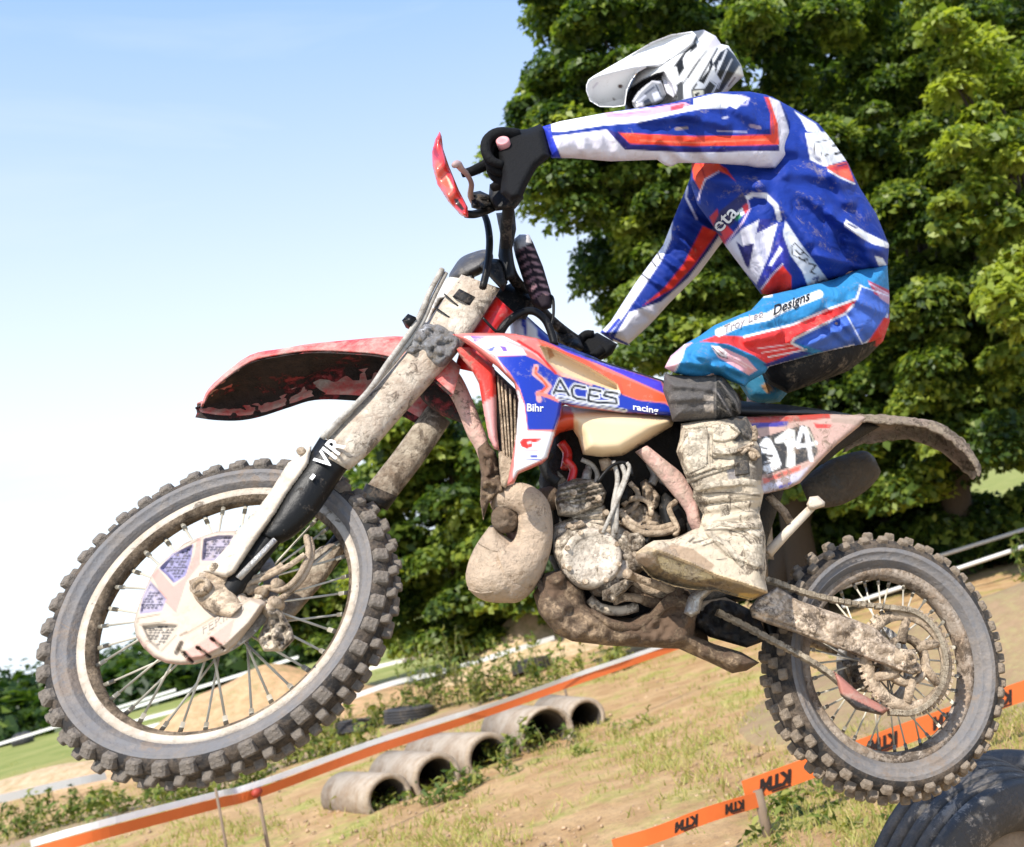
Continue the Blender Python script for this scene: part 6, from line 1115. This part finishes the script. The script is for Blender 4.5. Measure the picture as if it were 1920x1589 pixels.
for P_, r_ in (([(1390, 852), (1402, 842), (1416, 846), (1424, 858)], .005), ([(1384, 846), (1400, 838), (1412, 832)], .0045), ([(1412, 800), (1416, 812), (1414, 826)], .007)):
    part('strap', tube([BK.at(u, v, .275) for u, v in P_], r_, 7, 14), M_dry, boot)
part('buckle', inflate([(1404, 836), (1416, 838), (1424, 850), (1418, 864), (1406, 862), (1400, 850)], .262, .014, .01, 7, 2.5)[:2], M_dry, boot)
part('boot', join(limb([(1350, 800, 1430, 800, -.19, .05), (1370, 900, 1440, 900, -.19, .045), (1390, 980, 1445, 980, -.19, .045), (1385, 1040, 1450, 1050, -.2, .045)], n=16), limb([(1440, 1040, 1440, 1090, -.2, .045), (1360, 1020, 1350, 1080, -.2, .045), (1280, 1030, 1270, 1070, -.21, .04)], n=16)), M_boot if False else M_dry, person, label='far boot hidden behind the engine')
# ---- helmet
SHE = [(1222, 84), (1257, 66), (1298, 60), (1319, 56), (1342, 68), (1352, 83), (1366, 86), (1378, 104), (1390, 123), (1395, 143), (1381, 155), (1362, 175), (1345, 205), (1320, 245), (1290, 290), (1262, 312), (1247, 309), (1235, 300), (1205, 270), (1182, 240), (1172, 210), (1172, 185), (1180, 160), (1198, 125), (1206, 100)]
GRY = (.05, .05, .05)
heL = [('p', [(1170, 187), (1179, 166), (1204, 149), (1230, 137), (1247, 133), (1241, 146), (1268, 160), (1277, 153), (1281, 176), (1276, 184), (1262, 200), (1230, 214), (1190, 216), (1172, 210)], (.015, .014, .014)),
  ('p', [(1241, 146), (1268, 160), (1272, 172), (1262, 182), (1250, 174)], (.62, .60, .64)), ('p', [(1260, 129), (1284, 96), (1305, 79), (1308, 88), (1280, 112), (1283, 129), (1273, 144), (1268, 124)], (.012, .012, .012)), ('p', [(1280, 112), (1286, 101), (1296, 93), (1292, 101), (1284, 111)], (.7, .7, .7)), ('l', [(1290, 118), (1322, 92)], 1.4, (.4, .38, .36)), ('l', [(1324, 97), (1300, 128), (1278, 162)], 2, GRY), ('l', [(1294, 130), (1326, 96)], 1.4, (.35, .33, .3)),
  ('p', [(1338, 118), (1350, 98), (1364, 90), (1380, 107), (1389, 122), (1368, 152), (1352, 174), (1334, 180), (1350, 153), (1342, 139)], (.014, .014, .014)), ('l', [(1345, 92), (1330, 118), (1312, 150), (1300, 166)], 3.4, (.012, .012, .012)), ('l', [(1312, 112), (1290, 146)], 2.6, (.02, .02, .02)), ('l', [(1372, 112), (1358, 140), (1346, 166)], 2.4, (.45, .45, .45)), ('l', [(1362, 95), (1352, 118), (1342, 140), (1350, 153)], 3.4, (.6, .6, .6)), ('l', [(1350, 116), (1346, 128)], 4, (.5, .5, .5)),
  ('p', [(1334, 108), (1338, 122), (1320, 158), (1311, 153), (1328, 133)], (.01, .01, .01)), ('l', [(1318, 166), (1334, 140), (1340, 128)], 3, (.55, .55, .55)), ('p', [(1320, 168), (1332, 150), (1344, 158), (1330, 182)], (.02, .02, .02)), ('l', [(1330, 150), (1342, 160)], 2.4, (.6, .6, .6)),
  ('p', [(1296, 168), (1324, 166), (1327, 186), (1300, 196)], (.03, .03, .03)), ('p', [(1299, 171), (1319, 169), (1320, 184), (1302, 192)], (.70, .66, .50)), ('l', [(1310, 175), (1304, 178), (1312, 184), (1305, 189)], 4, (.02, .02, .02)), ('l', [(1310, 156), (1314, 160)], 7, (.6, .6, .6)),
  ('p', [(1298, 58), (1319, 54), (1322, 60), (1304, 80), (1292, 84)], (.12, .12, .12)), ('p', [(1320, 58), (1342, 66), (1352, 84), (1330, 92), (1318, 76)], (.60, .55, .57)), ('p', [(1272, 158), (1280, 152), (1282, 186), (1268, 196), (1266, 180)], (.06, .06, .06)), ('p', [(1386, 124), (1397, 142), (1381, 156), (1362, 176), (1354, 174)], (.66, .60, .48)), ('l', [(1378, 146), (1366, 162)], 3, (.10, .05, .03))]
def he_mod(u, v, d):
    r = -.030*np.clip(sdist(u, v, [(1172, 187), (1181, 168), (1204, 152), (1230, 140), (1247, 136), (1262, 162), (1270, 185), (1230, 212), (1190, 214)])/5, 0, 1)
    return r
helmet = part('helmet', inflate(SHE, 0.0, .125, .125, 75, 2.2, base=(.64, .63, .61), layers=heL, mod=he_mod), M_hel, person, label='white motocross helmet with black and grey stripes')
VIS = [(1099, 171), (1099, 160), (1103, 150), (1112, 143), (1168, 111), (1222, 79), (1257, 65), (1298, 59), (1306, 66), (1298, 84), (1284, 100), (1262, 118), (1240, 128), (1213, 127), (1196, 136), (1184, 152), (1176, 170), (1172, 199), (1150, 202), (1124, 201), (1106, 190)]
RID = np.array([(1096, 158), (1112, 145), (1165, 132), (1190, 126), (1213, 125), (1245, 120), (1300, 80)], float)
def vis_mod(u, v, d):
    rv = np.interp(u, RID[:, 0], RID[:, 1]); b = v-rv
    return np.where(b > 0, -.0019*np.clip(b, 0, 90), -.00025*b*0+.0007*b)
part('visor', inflate(VIS, lambda u, v: np.interp(u, [1099, 1200, 1300], [.075, .105, .10]), .012, .09, 7, 2.2, base=(.72, .71, .70), layers=[('l', [(1162, 162), (1164, 162)], 7, (.08, .05, .04)), ('l', [(1150, 186), (1152, 187)], 4, (.25, .22, .2)), ('p', [(1190, 140), (1212, 128), (1213, 134), (1196, 146)], (.35, .2, .08)), ('l', [(1112, 165), (1120, 156)], 3, (.5, .46, .5)), ('l', [(1213, 126), (1238, 127), (1256, 112)], 3, (.10, .1, .1)), ('l', [(1262, 96), (1276, 82)], 2, (.6, .6, .6))], mod=vis_mod), M_hel, helmet)
part('goggles', inflate([(1184, 190), (1193, 174), (1206, 162), (1222, 149), (1240, 149), (1254, 178), (1246, 192), (1230, 200), (1208, 208), (1190, 208)], .075, .028, .02, 14, 2.2, base=(.20, .20, .21), layers=[('l', [(1187, 190), (1200, 172), (1222, 152)], 4, (.62, .62, .66)), ('l', [(1222, 151), (1242, 154), (1256, 178)], 7, (.55, .55, .6)), ('p', [(1206, 190), (1216, 184), (1224, 196), (1212, 206)], (.02, .02, .025)), ('p', [(1222, 176), (1236, 170), (1242, 186), (1228, 192)], (.55, .55, .6)), ('l', [(1210, 176), (1226, 164)], 4, (.06, .06, .07)), ('l', [(1196, 192), (1210, 180)], 3, (.5, .5, .55)), ('l', [(1230, 160), (1240, 182)], 2.4, (.03, .03, .03)), ('p', [(1192, 196), (1204, 192), (1208, 206), (1194, 208)], (.66, .64, .66))]), M_gog, helmet, label='scratched silver goggles')
# ---- gloves closed on the grips
gl = [inflate([(930, 246), (960, 244), (990, 242), (1012, 233), (1022, 240), (1028, 270), (1032, 294), (1006, 316), (990, 345), (978, 372), (958, 380), (938, 362), (940, 330), (932, 292), (928, 262)], .342, .043, .05, 16, 3, plane=SF)[:2]]
for k in range(3):
    dx, dy, y = 5*k, 17*k, .385-.024*k
    gl.append(tube([SF.at(u+dx, v+dy, y+q) for u, v, q in ((972, 252, -.01), (936, 250, .012), (915, 262, .012), (911, 284, .008), (922, 302, .0), (944, 310, -.01))], [.013, .0135, .0125, .012, .011, .009], 10, 20))
gl.append(tube([SF.at(u, v, y) for u, v, y in ((968, 310, .31), (930, 302, .335), (906, 312, .345), (884, 322, .355), (866, 326, .36))], [.014, .0135, .0125, .0115, .009], 10, 18))
gl.append(tube([SF.at(u, v, y) for u, v, y in ((990, 300, .34), (962, 326, .345), (940, 344, .33), (925, 352, .315))], [.016, .015, .013, .010], 10, 14))
part('glove', join(*gl), M_glv, person, label='black glove closed on the near grip')
bc = SF.at(943, 266, .394)
part('bar_end', ring(bc, NF, [(0, -.02), (.0155, -.02), (.0155, .003), (.012, .006), (.009, .004), (0, .005)], 24), mat('pink_bar_end', (.60, .25, .26), .5, bump=.1), bike, label='pink bar-end plug')
part('grip', tube([SF.at(943, 266, .375), SF.at(958, 310, .34), SF.at(958, 340, .29)], [.0165, .0165, .0165], 12, 10), M_black, bike)
gr = [inflate([(1085, 648), (1099, 631), (1120, 624), (1143, 637), (1158, 646), (1148, 664), (1138, 671), (1120, 679), (1104, 674), (1088, 665)], -.31, .035, .03, 14, 3, plane=SF)[:2]]
for k in range(4):
    gr.append(tube([SF.at(u+5*k, v+9*k-6, -.28-.024*k) for u, v in ((1112, 634), (1098, 634), (1086, 646), (1088, 660), (1100, 668))], [.0125, .0125, .012, .011, .009], 9, 14))
gr.append(tube([SF.at(u, v, -.26) for u, v in ((1130, 655), (1112, 668), (1096, 668))], [.014, .013, .010], 9, 10))
part('glove', join(*gr), M_glv, person, label='black glove closed on the far grip')
